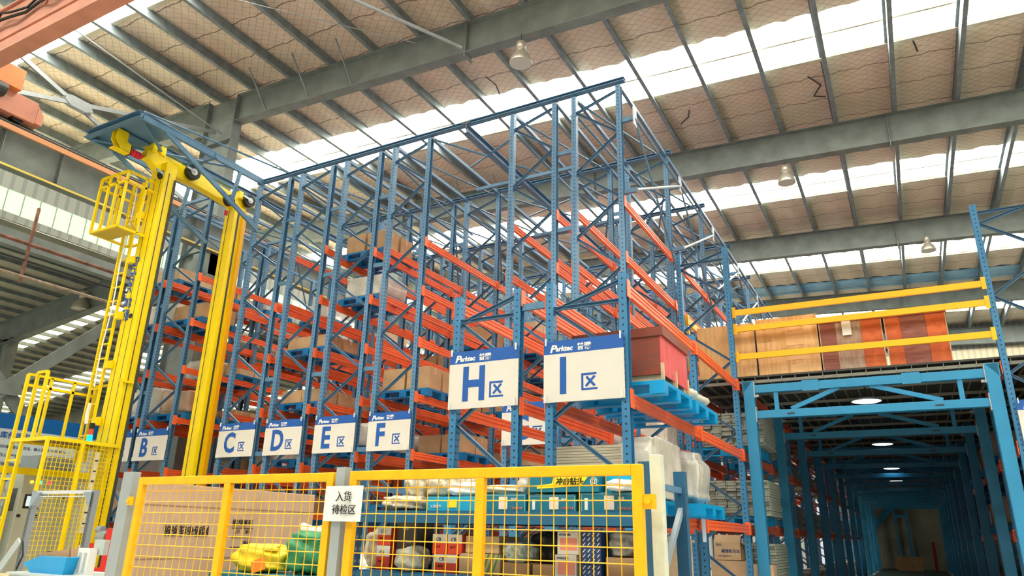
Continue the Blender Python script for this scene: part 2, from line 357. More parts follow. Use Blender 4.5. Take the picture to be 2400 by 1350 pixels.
for i in range(1, len(yy)-1, 2): mb.quad((-45, yy[i], RN2(-45)+.02), (-20.5, yy[i], RN2(-20.5)+.02), (-20.5, yy[i+1], RN2(-20.5)+.02), (-45, yy[i+1], RN2(-45)+.02))
struct('window_9', mb, SKYN)
pm2 = MB().prof((0,0,0),(0,48,0),[(-.03,-.07),(.04,-.07),(.04,-.06),(-.02,-.06),(-.02,.07),(-.03,.07)]).mesh('roof_purlin', PURL)
for k in range(33):
    x = -44.5+.73*k; tag(inst('roof_purlin', pm2, None, (x, -.5, RN2(x)-.07)), 'blue-grey purlin under the lower roof of the neighbouring hall', 'purlin', 'purlins of the neighbouring hall roof')
for i, y in enumerate(YR[1:4]):
    t = thing('roof_rafter', '%s tapered rafter of the lower neighbouring hall at left' % ['nearest', 'middle', 'farthest'][i], 'rafter', (0, y, 0))
    mb = MB(); mb.ibeam((-44, 0, RN2(-44)-.7), (-20.5, 0, RN2(-20.5)-.7), .85, .28, .02); mb.build('beam', STEELG, t)
    t = thing('steel_column', '%s steel column of the neighbouring hall at far left' % ['nearest', 'middle', 'farthest'][i], 'column', (-26.5, y, 0))
    mb = MB(); mb.box(-.35, -.33, -.16, .16, 0, RN2(-27)-.9); mb.box(.33, .35, -.16, .16, 0, RN2(-27)-.9); mb.box(-.34, .34, -.01, .01, 0, RN2(-27)-.9); mb.build('shaft', STEELG, t)
struct('wall_far_left', MB().box(-46, -45.8, -1, 60, 0, 7), CORRY)
struct('wall_north_left', MB().box(-46, -16, 50, 50.2, 0, 14), CORR)
struct('trim_1', MB().box(-20.7, -20.4, -1, 48, 8.55, 9.0), STEELG)
t = thing('pipe_run', 'three rusty brown pipes on a hanger running along the left wall', 'pipes', (-18.5, 0, 0))
RUST = mat('rusty_pipe', (.28, .12, .08), .6, 0, .4, 5)
for z, r, M in ((8.06, .05, RUST), (7.63, .035, DARKST), (7.22, .04, mat('pale_pipe', (.45, .34, .25), .6, 0, .3, 9))):
    MB().tube((0, -1, z), (0, 46, z), r).build('pipe', M, t)
for y in (8.63, 14.5, 20.5, 26.5): MB().box(-.03, .03, y-.03, y+.03, 7.05, 9.05).build('hanger', RUST, t)
# far wall
struct('wall_back', MB().box(-17, XR, 47.2, 47.4, 13.0, 16).box(-17, XR, 47.15, 47.4, 12.1, 12.4).box(-17, XR, 47.2, 47.4, 4.6, 11.3).box(-17, -5.5, 47.2, 47.4, 0, 4.6), CORR)
struct('trim_2', MB().box(-17, XR, 47.2, 47.3, 12.4, 13.0), mat('dim_band', (.16, .17, .18), .6))
struct('wall_back', MB().box(-17, XR, 47.2, 47.3, 11.3, 12.1), CORRB)
struct('wall_right', MB().box(XR, XR+.2, -14, 48, 0, 13), CORRY)
struct('wall_front_unseen', MB().box(-34, XR, -14.2, -14, 0, 15), CORR)  # unseen wall behind the camera, added so only skylights light the hall
struct('wall_left', MB().box(-34.2, -34, -14, 48, 11, 15.5), CORRY)
# pendant lamps under the rafters
BELL = mat('bell_aluminium', (.50, .47, .40), .35, .5); GLS = mat('lamp_glass_unlit', (.62, .62, .55), .2)
def bell(x, y, z, ztop, label, s=1):
    t = thing('high_bay_lamp', label, 'lamp', (x, y, z))
    MB().lathe([(.27*s, 0), (.275*s, .03), (.22*s, .2*s), (.14*s, .3*s), (.10*s, .34*s), (.10*s, .37*s)]).build('reflector', BELL, t, smooth=True)
    MB().lathe([(.0, .01), (.265*s, .01)]).build('glass', GLS, t)
    MB().lathe([(.085*s, .36*s), (.12*s, .38*s), (.12*s, .58*s), (.10*s, .6*s), (0, .6*s)]).build('ballast_housing', BELL, t, smooth=True)
    MB().tube((0, 0, .58*s), (0, 0, ztop-z), .012).build('suspension_rod', DARKST, t)
bell(-6.7, 12.35, 11.95, 12.8, 'large bell lamp hanging from the nearest rafter above the racks')
bell(-2.04, 20.86, 11.75, 12.6, 'bell lamp hanging from the second rafter at right', .95)
bell(1.82, 29.26, 11.95, 12.6, 'bell lamp hanging from the third rafter by the right rack post', .95)
bell(-22.3, 12.3, 7.9, 8.6, 'white bell lamp below the rafter of the neighbouring hall')
# ---------------------------------------------------------------- racks
LB = 2.83
def post_mesh(name, h, M): 
    o = MB(); w, d = .045, .05
    o.prof((0,0,0),(0,0,h),[(-w,-d),(w,-d),(w,-d+.006),(-w+.006,-d+.006),(-w+.006,-.02),(-w+.016,-.015),(-w+.016,.015),(-w+.006,.02),(-w+.006,d-.006),(w,d-.006),(w,d),(-w,d)],(0,1,0))
    return o.mesh(name, M)
PM = {}
def get_post(h, M):
    k = (round(h, 2), M.name)
    if k not in PM: PM[k] = post_mesh('rack_post', h, M)
    return PM[k]
def beam_mesh(L, M, h=.13, w=.05, grooves=True, side=1, conn=True):
    a = w/2; mb = MB(); g = .009
    if grooves: pts = [(-a,-h/2),(a,-h/2),(a,-h*.30),(a-g,-h*.26),(a-g,-h*.10),(a,-h*.06),(a,h*.12),(a-g,h*.16),(a-g,h*.26),(a,h*.30),(a,h/2),(-a,h/2),(-a,h*.30),(-a+g,h*.26),(-a+g,h*.16),(-a,h*.12),(-a,-h*.06),(-a+g,-h*.1),(-a+g,-h*.26),(-a,-h*.3)]
    else: pts = [(-a,-h/2),(a,-h/2),(a,h/2),(-a,h/2)]
    mb.prof((0, .05, 0), (0, L-.05, 0), pts)
    if conn:
        for y0, y1 in ((.045, .055), (L-.055, L-.045)): mb.box(-a-.01, a+.012, y0, y1, -.1, .1)
        for y0, y1 in ((-.045, .05), (L-.05, L+.045)): mb.box(side*(a+.012)-.005, side*(a+.012)+.005, y0, y1, -.1, .1)
    return mb.mesh('load_beam', M)
BMESH = {}
def get_beam(side, M=None, g=True):
    M = M or RED; k = (side, M.name, g)
    if k not in BMESH: BMESH[k] = beam_mesh(LB, M, side=side, grooves=g)
    return BMESH[k]
BRM = {}
def brace_mesh(w, dz):
    k = (round(w, 3), round(dz, 3))
    if k not in BRM: BRM[k] = MB().chan((-w/2, 0, -dz/2), (w/2, 0, dz/2), .04, .042, .005, (0,0,1)).mesh('brace', BRACE)
    return BRM[k]
def upright(t, x0, x1, y, H, M, nseg_ind=True, brace_lo=.3):
    """one upright frame in the thing t at local y; x0,x1 outer faces (local)"""
    w = x1-x0
    inst('post', get_post(H, M), t, (x0+.05, y, 0)); p = inst('post', get_post(H, M), t, (x1-.05, y, 0)); p.rotation_euler = (0, 0, math.pi)
    iw = w-.14; xc = (x0+x1)/2; segs = [(H-.12, 0, 0)]
    z = H-.32; sgn = 1
    segs = [(z+.11, .26, 0)]
    z -= .0
    while z-.62 > brace_lo:
        segs.append((z-.31, .62*sgn*-1, 0)); z -= .62; sgn = -sgn
    segs.append((brace_lo-.1, 0, 0))
    if nseg_ind:
        for zc, dz, _ in segs: inst('brace', brace_mesh(iw, dz), t, (xc, y, zc))
    else:
        mb = MB()
        for zc, dz, _ in segs: mb.bar((xc-iw/2, 0, zc-dz/2), (xc+iw/2, 0, zc+dz/2), .04, .04)
        mb.build('frame_bracing', BRACE, t, (0, y, 0))
def rack(label, cat, x0, x1, y0, nb, levels, H, M=BLUE, nind=3, beamM=None, tops=True, skip=(), g=True):
    t = thing('pallet_rack', label, cat, (x0, y0, 0)); w = x1-x0
    Hs = H if isinstance(H, (list, tuple)) else [H]*(nb+1)
    for k in range(nb+1): upright(t, 0, w, k*LB, Hs[k], M, k < nind)
    for k in range(nb):
        for li, z in enumerate(levels):
            if (k, li) in skip: continue
            inst('load_beam', get_beam(-1, beamM, g), t, (.03, k*LB, z)); inst('load_beam', get_beam(1, beamM, g), t, (w-.03, k*LB, z))
    if tops:
        for xx in (.05, w-.05): MB().box(xx-.03, xx+.03, 0, nb*LB, H+.0, H+.07).build('top_rail', BRACE, t)
    return t
HT = 9.08
L1 = [1.5, 2.6, 3.72, 4.85, 5.97, 7.08]; L2 = [1.74, 2.77, 3.79, 4.80, 5.80, 6.80]
TALL = {'A': (-16.2, -15.32, L1), 'B': (-15.2, -14.08, L1), 'C': (-12.5, -11.42, L1), 'D': (-11.16, -10.15, L1),
        'E': (-9.86, -8.83, L2), 'F': (-8.56, -7.58, L2), 'G': (-5.77, -4.79, L2), 'J': (-4.50, -3.55, L2)}
RT = {}
for k, (a, b, lv) in TALL.items():
    lab = ('tall blue rack with orange beams, bay row behind the sign %s' % k) if k != 'J' else 'tall blue rack rising right of row G, its tip the highest corner'
    n = 8 if k in 'GJ' else 7
    RT[k] = rack(lab, 'rack', a, b, 10.3, n, lv, HT, skip=((0, 5),) if k in 'C' else ())
# row spacers between neighbouring racks
for a, b in (('A', 'B'), ('C', 'D'), ('D', 'E'), ('E', 'F'), ('G', 'J')):
    xa, xb = TALL[a][1]-TALL[a][0], TALL[b][0]-TALL[a][0]
    for z in (2.9, 4.4, 6.5, 8.0)[0 if a != 'D' else 1:]:
        for y in (0, LB): MB().box(xa, xb, y-.02, y+.02, z-.04, z+.04).build('row_spacer', BRACE, RT[a])
# cross rails over the rack tops
for k in range(8):
    o = MB().chan((-12.56, 0, 0), (-3.48, 0, 0), .12, .07, .012, (0,0,1)).build('cross_rail', BRACE, None, (0, 10.3+k*LB, HT+.10))
    tag(o, '%s blue cross rail over the tall rack tops, counted from the front' % ORD[k], 'rail')
for k in range(7):
    tag(MB().box(-15.25, -14.0, -.03, .03, 0, .07).build('cross_rail', BRACE, None, (0, 10.3+k*LB, HT+.07)), '%s short blue cross rail over rack rows A and B, counted from the front' % ORD[k], 'rail')
# diagonal roof bracing tubes over aisle between F and G and over the racks
t = thing('aisle_bracing', 'zigzag blue bracing tubes and guide rail above the aisle between rows F and G', 'bracing', (-6.68, 10.3, HT))
MB().ibeam((0, -.15, -.12), (0, 20, -.12), .16, .12, .01).build('guide_rail', BRACE, t)
mb = MB(); mb.box(-.10, .10, -.17, -.15, .0, .03); mb.box(-.02, .02, -.17, -.15, -.12, .0); mb.build('end_stop', DARKST, t)
for k in range(7):
    MB().tube((-.85, k*LB, -.05), (.85, k*LB+LB, -.05), .022).build('diagonal', BRACE, t)
    MB().tube((.85, k*LB+.1, -.45), (-.85, k*LB+1.4, .02), .022).build('diagonal', BRACE, t)
    if k: MB().box(-.85, 1.5, k*LB-LB*.42, k*LB-LB*.42+.06, -.45, -.38).build('cross_bar', BRACE, t)
for nm in 'BCDEFGJ':
    t = RT[nm]; w_ = TALL[nm][1]-TALL[nm][0]-.06; zz = HT-.05
    for k in range(7):
        MB().tube((.06, k*LB, zz), (w_, k*LB+LB, zz), .02).build('top_diagonal', BRACE, t)
        MB().tube((w_ if k % 2 else .06, k*LB+.05, zz-.3), (.06 if k % 2 else w_, k*LB+LB*.62, zz-1.4), .02).build('hanging_diagonal', BRACE, t)
# side bracing right of rack J
t = RT['J']
for k in range(7):
    y = k*LB
    MB().box(.95, 1.17, y-.03, y+.03, 8.31, 8.39).build('bracket', BRACE, t); MB().box(.95, 1.17, y-.03, y+.03, 6.93, 7.01).build('bracket', BRACE, t)
    MB().box(1.16, 1.18, y-.06, y+.1, 8.2, 8.55).build('bracket_plate', GALV, t)
    MB().tube((1.17, y, 8.35), (1.17, y+LB, 8.35), .02).build('rod', BRACE, t)
    MB().tube((1.17, y, 6.97), (1.17, y+LB, 8.35), .024).build('rod', GALV, t)
    MB().tube((1.17, y, 8.35), (1.17, y+LB, 5.75), .02).build('rod', BRACE, t)
# low racks H, I
rh = rack('low front rack carrying the large sign H', 'rack', -4.62, -3.70, 7.0, 1, [1.67, 2.85, 4.11], 4.24, BLUE2, 2, tops=False)
ri = rack('low front rack carrying the large sign I and running back to the tunnel', 'rack', -3.38, -2.41, 7.0, 14, [1.67, 2.85, 4.05], [4.24, 4.24, 6.66]+[4.2]*12, BLUE2, 3, tops=False)
MB().box(.92, 1.24, -.02, .02, 3.96, 4.04).build('row_spacer', BRACE, rh)
inst('brace', brace_mesh(.85, 0), rh, (.46, 0, 3.93)); inst('brace', brace_mesh(.85, 0), ri, (.485, 0, 3.93)); inst('brace', brace_mesh(.85, 0), ri, (.485, 2*LB, 6.42))
# right-hand rack beyond the tunnel
rr = rack('blue rack right of the tunnel with cartons on its shelves', 'rack', 1.46, 2.5, 12.8, 12, [1.67, 2.85, 4.05], [6.74]+[4.2]*12, BLUE2, 1, tops=False)
inst('brace', brace_mesh(.9, 0), rr, (.52, 0, 6.6))
# guard beams over the tunnel front
GL = ['highest', 'middle', 'lowest']
for i, z in enumerate((5.38, 5.07, 4.56)):
    o = MB().box(-2.41, 1.46, -.03, .02, -.05, .05).box(-2.42, -2.36, -.05, -.03, -.1, .1).box(1.41, 1.47, -.05, -.03, -.1, .1).build('guard_beam', YBEAM, None, (0, 12.74, z))
    tag(o, '%s of the three amber guard beams across the tunnel deck front' % GL[i], 'beam')
for i, z in enumerate((5.38, 5.07, 4.56)):
    o = inst('guard_beam', get_beam(1, YBEAM, False), None, (-3.28, 12.8, z)); tag(o, '%s amber guard beam running back from the left rack post behind the crates' % GL[i], 'beam')
# ---------------------------------------------------------------- tunnel portals
def portal(y):
    t = thing('portal_frame', '', 'portal', (-.47, y, 0))
    for s in (-1, 1):
        MB().box(s*1.80-.09, s*1.80+.09, -.09, .09, 0, 4.13).build('column', PORTAL, t, bevel=.008)
        mb = MB(); mb.prof((s*1.9, -.09, 4.13), (s*1.9, .09, 4.13), [(0, 0), (0, -.22), (-s*.18, 0)]); mb.build('bracket', PORTAL, t)
        mb = MB(); mb.box(s*1.71-.015, s*1.71+.015, -.08, .08, 3.84, 4.12); MB().box(s*1.71-.015, s*1.71+.015, -.08, .08, 3.42, 3.68).build('bolt_plate', GALV, t)
        mb.box(s*1.67-.03, s*1.67+.03, -.05, -.01, 3.85, 3.89); mb.build('bolt_plate', GALV, t)
    MB().box(-1.71, 1.71, -.06, .06, 3.92, 4.06).build('top_chord', PORTAL, t, bevel=.005)
    MB().box(-1.71, 1.71, -.06, .06, 3.48, 3.61).build('bottom_chord', PORTAL, t, bevel=.005)
    for s in (-1, 1): MB().box(s*1.36-.035, s*1.36+.035, -.04, .04, 3.61, 3.92).build('web_post', PORTAL, t)
    MB().bar((-1.13, 0, 3.62), (-.36, 0, 3.93), .06, .07).build('web_diagonal', PORTAL, t); MB().bar((.10, 0, 3.93), (1.10, 0, 3.62), .06, .07).build('web_diagonal', PORTAL, t)
    for xx in (-.92, .58): MB().box(xx, xx+.26, -.075, -.06, 3.90, 4.08).build('splice_plate', PORTAL, t)
    return t
p0 = portal(12.88); p0['label'] = 'front blue steel portal frame of the tunnel under the crates'
MB().box(-1.2, -1.08, -.07, .0, 3.53, 3.55).build('clip', DARKST, p0); MB().box(.98, 1.1, -.07, 0, 3.53, 3.55).build('clip', DARKST, p0)
mb = MB()
for k in range(8): mb.box(-1.895, -1.89, -.095, -.08, .3+.42*k, .66+.42*k)
PY = [15.9+3.5*k for k in range(11)]; ORD += ['eleventh', 'twelfth', 'thirteenth', 'fourteenth']
for k in range(11):
    c = copy_tree(p0); c.location.y = PY[k]; c['label'] = '%s blue steel portal frame inside the tunnel, counted from the front' % ORD[k+1]
# deck
t = thing('deck', 'dark slatted deck over the tunnel carrying the plywood crates', 'deck', (-.5, 12.8, 4.13))
MB().box(-2.9, 8.5, 0, 39.2, .06, .09).build('deck_sheet', mat('dark_deck_board', (.05, .05, .045), .7, 0, .2, 4), t)
mb = MB()
for k in range(44): mb.box(-2.75+.22*k, -2.74+.22*k, .02, 39.1, 0, .06)
for k in range(32): mb.box(-2.85, 8.4, 1.2*k+.05, 1.2*k+.1, -.03, .02)
mb.build('deck_joists', mat('pale_joist', (.30, .30, .26), .6), t)
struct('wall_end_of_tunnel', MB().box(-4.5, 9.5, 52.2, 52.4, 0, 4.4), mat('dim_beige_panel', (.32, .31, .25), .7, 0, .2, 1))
tag(MB().box(.62, .80, 51.6, 51.7, 0, 1.6).build('red_post', mat('red_post', (.5, .03, .02), .5)), 'red upright marker at the far end of the tunnel', 'post')
tag(MB().box(-1.3, .0, 49.6, 50.4, 0, .75).box(-.05, .05, 49.55, 49.6, .5, .75).build('carton', CARD), 'cardboard carton on the floor at the far end of the tunnel', 'carton')
tag(MB().box(-.55, -.4, 51.8, 51.9, 0, 4).box(-1.2, -1.1, 51.8, 51.9, 0, 4).box(-1.1, -.55, 51.8, 51.9, 3, 3.15).bar((-2.4, 51.85, 2.4), (-.9, 51.85, 4.0), .1, .35).build('door_frame', PORTAL), 'blue steel frame standing before the far tunnel wall', 'frame')
struct('wall_tunnel_light_block', MB().box(-4.7, -4.5, 47.4, 52.4, 0, 4.6).box(9.5, 9.7, 47.4, 52.4, 0, 4.6).box(-4.7, 9.7, 47.4, 52.4, 4.45, 4.6), MATS['dim_beige_panel'])  # unseen box added to block outside light at the tunnel's far end
struct('floor', MB().box(-2.15, 1.2, 12, 52.2, 0, .006), mat('tunnel_shade_dark_green', (.05, .085, .075), .5, 0, .2, 2))  # added slab; the tunnel's shade is put into its dark green colour
# tunnel lamps
for i, y in enumerate((13.35, 19.6, 26.3, 31.8)):
    t = thing('tunnel_lamp', '%s of the glowing round LED lamps hanging in the tunnel' % ['nearest', 'second', 'third', 'farthest'][i], 'lamp', (-.46, y, 3.74))
    MB().lathe([(0, 0), (.19, 0), (.225, .015)], n=32).build('diffuser', LAMPON, t)
    MB().lathe([(.23, .01), (.235, .03), (.16, .07), (.05, .09), (0, .09)], n=32).build('housing', GALV, t, smooth=True)
    MB().tube((0, 0, .08), (0, 0, .46), .012).build('hanger', DARKST, t)
# ---------------------------------------------------------------- row signs
def sign(letter, x0, x1, y, z0=2.85, z1=3.53, label=''):
    t = thing('row_sign', label, 'sign', (x0, y, z0)); w, h = x1-x0, z1-z0
    hb = h*.22
    MB().box(0, w, -.006, .006, 0, h-hb).build('panel', SIGNW, t); MB().box(0, w, -.0065, .0065, h-hb, h).build('header', SIGNB, t)
    text('P', h*.17, WHITE, t, (w*.08, -.008, h-hb*.86), shear=.25, bold=.004, xs=1.15); text('arktec', h*.115, WHITE, t, (w*.08+h*.105, -.008, h-hb*.80), shear=.2, bold=.003)
    text('普腾', h*.125, WHITE, t, (w*.08+h*.475, -.008, h-hb*.80), bold=.002)
    text(letter, h*.80, SIGNB, t, (w*.19, -.008, h*.15), bold=.018, xs=.84)
    q = h*.27; zx, z_ = w*(.60 if letter != "I" else .48), h*.16; mb = MB(); b_ = q*.13; y_ = -.0078
    mb.box(zx, zx+b_, y_, y_+.001, z_, z_+q); mb.box(zx+b_, zx+q*.95, y_, y_+.001, z_+q-b_, z_+q); mb.box(zx+b_, zx+q, y_, y_+.001, z_, z_+b_*.9)
    mb.bar((zx+q*.32, y_, z_+q*.78), (zx+q*.84, y_, z_+q*.22), .001, b_*1.15, (0, 0, 1)); mb.bar((zx+q*.84, y_+.0004, z_+q*.80), (zx+q*.28, y_+.0004, z_+q*.22), .001, b_*1.15, (0, 0, 1))
    mb.build('lettering', SIGNB, t)
    mb = MB()
    for xx, zz in ((.03, h-.02), (w-.03, h-.02), (.03, .03), (w-.03, .03)): mb.box(xx-.006, xx+.006, -.03, -.004, zz-.03, zz+.05)
    mb.build('cable_tie', WHITE, t); return t
for k in 'ABCDEFG':
    a, b, _ = TALL[k]; sign(k, a+.02, b-.02, 10.22, label='white row sign with blue header and letter %s on a rack post' % k)
sign('H', -4.62, -3.70, 6.92, label='large white row sign with blue header and letter H'); sign('I', -3.38, -2.45, 6.92, label='large white row sign with blue header and letter I')
sign('J', 1.53, 2.45, 12.68, label='white row sign cut off at the right edge of the picture')
# ---------------------------------------------------------------- goods
def pallet_mesh(sx, sy, M):
    mb = MB(); mb.box(-sx/2, sx/2, -sy/2, sy/2, .11, .15)
    for fx in (-1, 0, 1):
        for fy in (-1, 0, 1): mb.cbox((fx*(sx/2-.08), fy*(sy/2-.07), .06), .16, .14, .1)
    for fy in (-1, 0, 1): mb.box(-sx/2, sx/2, fy*(sy/2-.07)-.06, fy*(sy/2-.07)+.06, 0, .02)
    return mb.mesh('plastic_pallet', M)
PMESH = pallet_mesh(1.14, 1.0, PALL); PMESHB = pallet_mesh(1.14, 1.1, PALLB)
def put_pallet(x, y, z, label, me=None, rz=0, group=None):
    o = inst('plastic_pallet', me or PMESH, None, (x, y, z), (0, 0, rz)); return tag(o, label, 'pallet', group)
def lump(name, M, sx, sy, sz, seed=0, n=2, sq=.6, amp=.10, flat=True, loc=(0,0,0), rz=0, parent=None):
    rnd = random.Random(seed); bm = bmesh.new(); bmesh.ops.create_icosphere(bm, subdivisions=n+1, radius=1)
    ph = [rnd.uniform(0, 6.28) for _ in range(9)]
    for v in bm.verts:
        x, y, z = v.co; f = lambda t: math.copysign(abs(t)**sq, t)
        k = 1+amp*(math.sin(5*x+ph[0])*math.sin(4*y+ph[1])+.7*math.sin(9*z+ph[2]+3*x)+.5*math.sin(13*x+7*y+ph[3]))
        v.co = Vector((f(x)*sx/2*k, f(y)*sy/2*k, max(f(z)*k, -1)*sz/2+sz/2 if flat else f(z)*k*sz/2+sz/2))
        if v.co.z < 0: v.co.z = 0
    me = bpy.data.meshes.new(name); bm.to_mesh(me); bm.free(); me.materials.append(M)
    me.polygons.foreach_set('use_smooth', [True]*len(me.polygons)); return inst(name, me, parent, loc, (0,0,rz))
def carton_mesh(sx, sy, sz, M):
    return MB().box(-sx/2, sx/2, -sy/2, sy/2, 0, sz).box(-sx/2-.001, sx/2+.001, -.025, .025, sz*.7, sz+.0015, 1).mesh('cardboard_carton', [M, mat('packing_tape', (.58, .42, .26), .3)])
CM = [carton_mesh(.52, .42, .36, CARD), carton_mesh(.48, .46, .30, CARD2), carton_mesh(.54, .44, .26, CARD), carton_mesh(.5, .4, .42, CARD)]
NL = {0: 'lowest', 1: 'second', 2: 'third', 3: 'fourth', 4: 'fifth', 5: 'top'}
rnd = random.Random(11)
KIN = {'A': .55, 'B': .65, 'C': .28, 'D': .36, 'E': .34, 'F': .3, 'G': .25, 'J': .25}
wrapA = []
for s in range(3):
    o = lump('wrapped_load', [FILM, FILMB, FILM][s], 1.0, .85, .5, s+3, 3, .22, .03); wrapA.append(o.data); bpy.data.objects.remove(o)
sackM = lump('sack', SACKG, 1.0, .6, .22, 9, 2, .6, .06); sackD = sackM.data; bpy.data.objects.remove(sackM)
for k, (a, b, lv) in TALL.items():
    xc = (a+b)/2; rowname = 'the row signed %s' % k if k != 'J' else 'the tall row right of G'
    for li, z in enumerate(lv):
        if li == 0 and k not in 'GJ': pass
        if k in 'GJ' and li > 2: continue
        if k in 'F' and li > 4: continue
        for bay in range(4 if li > 1 else 3):
            for h_ in (0, 1):
                if rnd.random() > KIN[k]: continue
                if k == 'C' and (li > 3 or bay == 0): continue
                yy_ = 10.3+bay*LB+(.75 if h_ == 0 else 2.05); zz = z+.058
                where = '%s shelf, %s bay %s half of %s' % (NL[li], ORD[bay], ['near', 'far'][h_], 'row '+k if k != 'J' else 'the row beside G')
                put_pallet(xc, yy_, zz, 'blue pallet on '+where, PMESH)
                hmax = (lv[li+1]-z-.3) if li < 5 else .6
                kind = rnd.choice('ccwwse' if li < 5 else 'cce')
                if k in 'AB': kind = rnd.choice('cwcw')
                zt = zz+.15
                if kind == 'w':
                    o = inst('wrapped_load', rnd.choice(wrapA), None, (xc, yy_, zt)); o.scale = (1, 1, min(1.4, hmax/.55)*rnd.uniform(.6, 1))
                    tag(o, 'film-wrapped load on '+where, 'load')
                elif kind == 's':
                    for q in range(2):
                        o = inst('sack', sackD, None, (xc+rnd.uniform(-.05, .05), yy_+rnd.uniform(-.06, .06), zt+.2*q)); tag(o, '%s beige sack on %s' % (['lower', 'upper'][q], where), 'sack')
                elif kind == 'c':
                    me = rnd.choice(CM); nz = 1; ht = {0: .36, 1: .30, 2: .26, 3: .42}[CM.index(me)]
                    for q, (dx, dy) in enumerate(((-.28, -.24), (.28, -.24), (-.28, .24), (.28, .24))):
                        for r_ in range(nz if ht*nz < hmax else 1):
                            o = inst('cardboard_carton', me, None, (xc+dx, yy_+dy, zt+ht*r_+.001), (0, 0, rnd.uniform(-.04, .04)))
                            tag(o, '%s carton %s, %s' % (['near-left', 'near-right', 'far-left', 'far-right'][q], ['below', 'above'][r_], where), 'carton')
# --- rack I first bay: crate on bright pallet
put_pallet(-2.68, 7.72, 2.91, 'bright blue plastic pallet under the dark red crate beside the sign I', PMESHB)
t = thing('wooden_crate', 'dark red plywood crate with bright red side beside the sign I', 'crate', (-2.66, 7.75, 3.06))
MB().box(-.50, .50, -.5, .5, .08, .56).build('body', [PLYR], t)
MB().box(.50, .515, -.5, .5, .08, .56).build('side_panel', PLYRED, t)
MB().box(-.52, .54, -.52, .52, .50, .60).build('lid_rim', PLYR, t)
mb = MB(); 
for yy_ in (-.42, 0, .42): mb.box(-.5, .5, yy_-.05, yy_+.05, 0, .08)
for yy_ in (-.49, 0, .49): mb.box(.5, .53, yy_-.02, yy_+.02, 0, .2)
mb.build('skid', RAWW, t)
put_pallet(-2.68, 8.98, 2.91, 'bright blue plastic pallet behind the dark red crate', PMESHB)
tag(lump('bagged_goods', SACK, .9, .8, .24, 5, 3, .6, .1, loc=(-2.62, 9.0, 3.06)), 'pale bagged goods on the pallet behind the dark red crate', 'bag')
put_pallet(-2.9, 7.75, 1.73, 'blue pallet under the wrapped board stack behind the fence', PMESHB)
STK = mat('stacked_board_edges', (.55, .48, .36), .7, 0, .3, 3)
nt = STK.node_tree; nz = [n for n in nt.nodes if n.type == 'TEX_NOISE'][0]; mp = nt.nodes.new('ShaderNodeMapping'); mp.inputs['Scale'].default_value = (.5, .5, 16)
tc = [n for n in nt.nodes if n.type == 'TEX_COORD'][0]; nt.links.new(tc.outputs['Object'], mp.inputs[0]); nt.links.new(mp.outputs[0], nz.inputs['Vector'])
t = thing('board_stack', 'stack of pale flat boards under clear film beside the post of sign I', 'stack', (-2.9, 7.7, 1.88))
rs = random.Random(4)
for k in range(18):
    MB().box(-.5+rs.uniform(-.02, .02), .44+rs.uniform(-.02, .02), -.5, .46, .03*k, .03*k+.026).build('board', STK, t)
o = lump('film', FILM, .42, 1.05, .62, 8, 3, .25, .05, loc=(.46, 0, 0), parent=t)
put_pallet(-2.68, 9.0, 1.73, 'blue pallet under the upright film-wrapped bundle', PMESHB)
tag(lump('wrapped_load', FILM, .85, .85, .62, 12, 3, .45, .06, loc=(-2.62, 9.02, 1.88)), 'rounded film-wrapped bundle on the second pallet beside the rack post', 'load')
tag(MB().box(0, .004, -.09, .09, -.28, .0).build('paper_notice', mat('pale_blue_paper', (.62, .70, .85), .6), None, (-2.355, 9.42, 1.74)), 'pale blue paper notice hanging on the orange beam end', 'notice')
# --- grey panel stacks in the tunnel-side rack
pl = MB(); pl.box(-.088, .088, -.5, .5, 0, .043)
plm = [pl.mesh('steel_panel', [PANEL, DARKST])]
def panel_mesh(w, nh):
    mb = MB(); mb.box(-w/2, w/2, -.62, .62, 0, .039)
    for s in (-1, 1):
        for h in range(nh): mb.box(s*(w/2-.025)-.006, s*(w/2-.025)+.006, -.622, -.619, .012+.02*h, .021+.02*h, 1)
    for y in [(-.56+.08*q) for q in range(15)]: mb.box(w/2-.001, w/2+.002, y-.006, y+.006, .016, .028, 1) if False else None
    mb.box(w/2, w/2+.002, -.60, -.585, 0, .044, 1) if False else None
    return mb.mesh('steel_panel', [PANEL, DARKST])
plm = [panel_mesh(.17, 1), panel_mesh(.17, 2)]
def panel_stack(x0, x1, y, z, nz, group, label):
    n = int(round((x1-x0)/.18))
    for c in range(n):
        for r_ in range(nz):
            o = inst('steel_panel', plm[rs.randrange(2)], None, (x0+.09+.18*c+rs.uniform(-.012, .004), y+rs.uniform(-.05, .05), z+.0455*r_)); tag(o, label, 'panel', group)
for bay in range(2):
    for lv, hgt, nm in ((2.91, 13, 'upper'), (1.73, 13, 'middle')):
        y = 12.8+LB*bay+(1.0 if bay == 0 else .95)
        put_pallet(-2.85, y, lv, 'blue pallet under the %s stack of grey panels, %s tunnel bay' % (nm, ORD[bay]), PMESHB)
        g = '%s stack of grey perforated panels in the %s tunnel bay' % (nm, ORD[bay])
        panel_stack(-3.22, -2.32 if bay else -2.14, y, lv+.16, hgt if bay == 0 else 9, g, 'grey perforated panel in the %s stack on a blue pallet, %s tunnel bay' % (nm, ORD[bay]))
mb = MB()
for bay in range(2, 13):
    for lv, n_ in ((2.91, 9), (1.73, 12), (.16, 12)):
        for c_ in range(4):
            for r_ in range(n_):
                x = -3.2+.18*c_+rs.uniform(-.01, .01); y = 13.7+LB*bay+rs.uniform(-.06, .06); mb.box(x, x+.17, y-.6, y+.6, lv+.0455*r_, lv+.0455*r_+.038)
tag(mb.build('steel_panel', PANEL), 'grey steel panels stacked on the farther shelves along the left side of the tunnel', 'panel', kind='stuff')
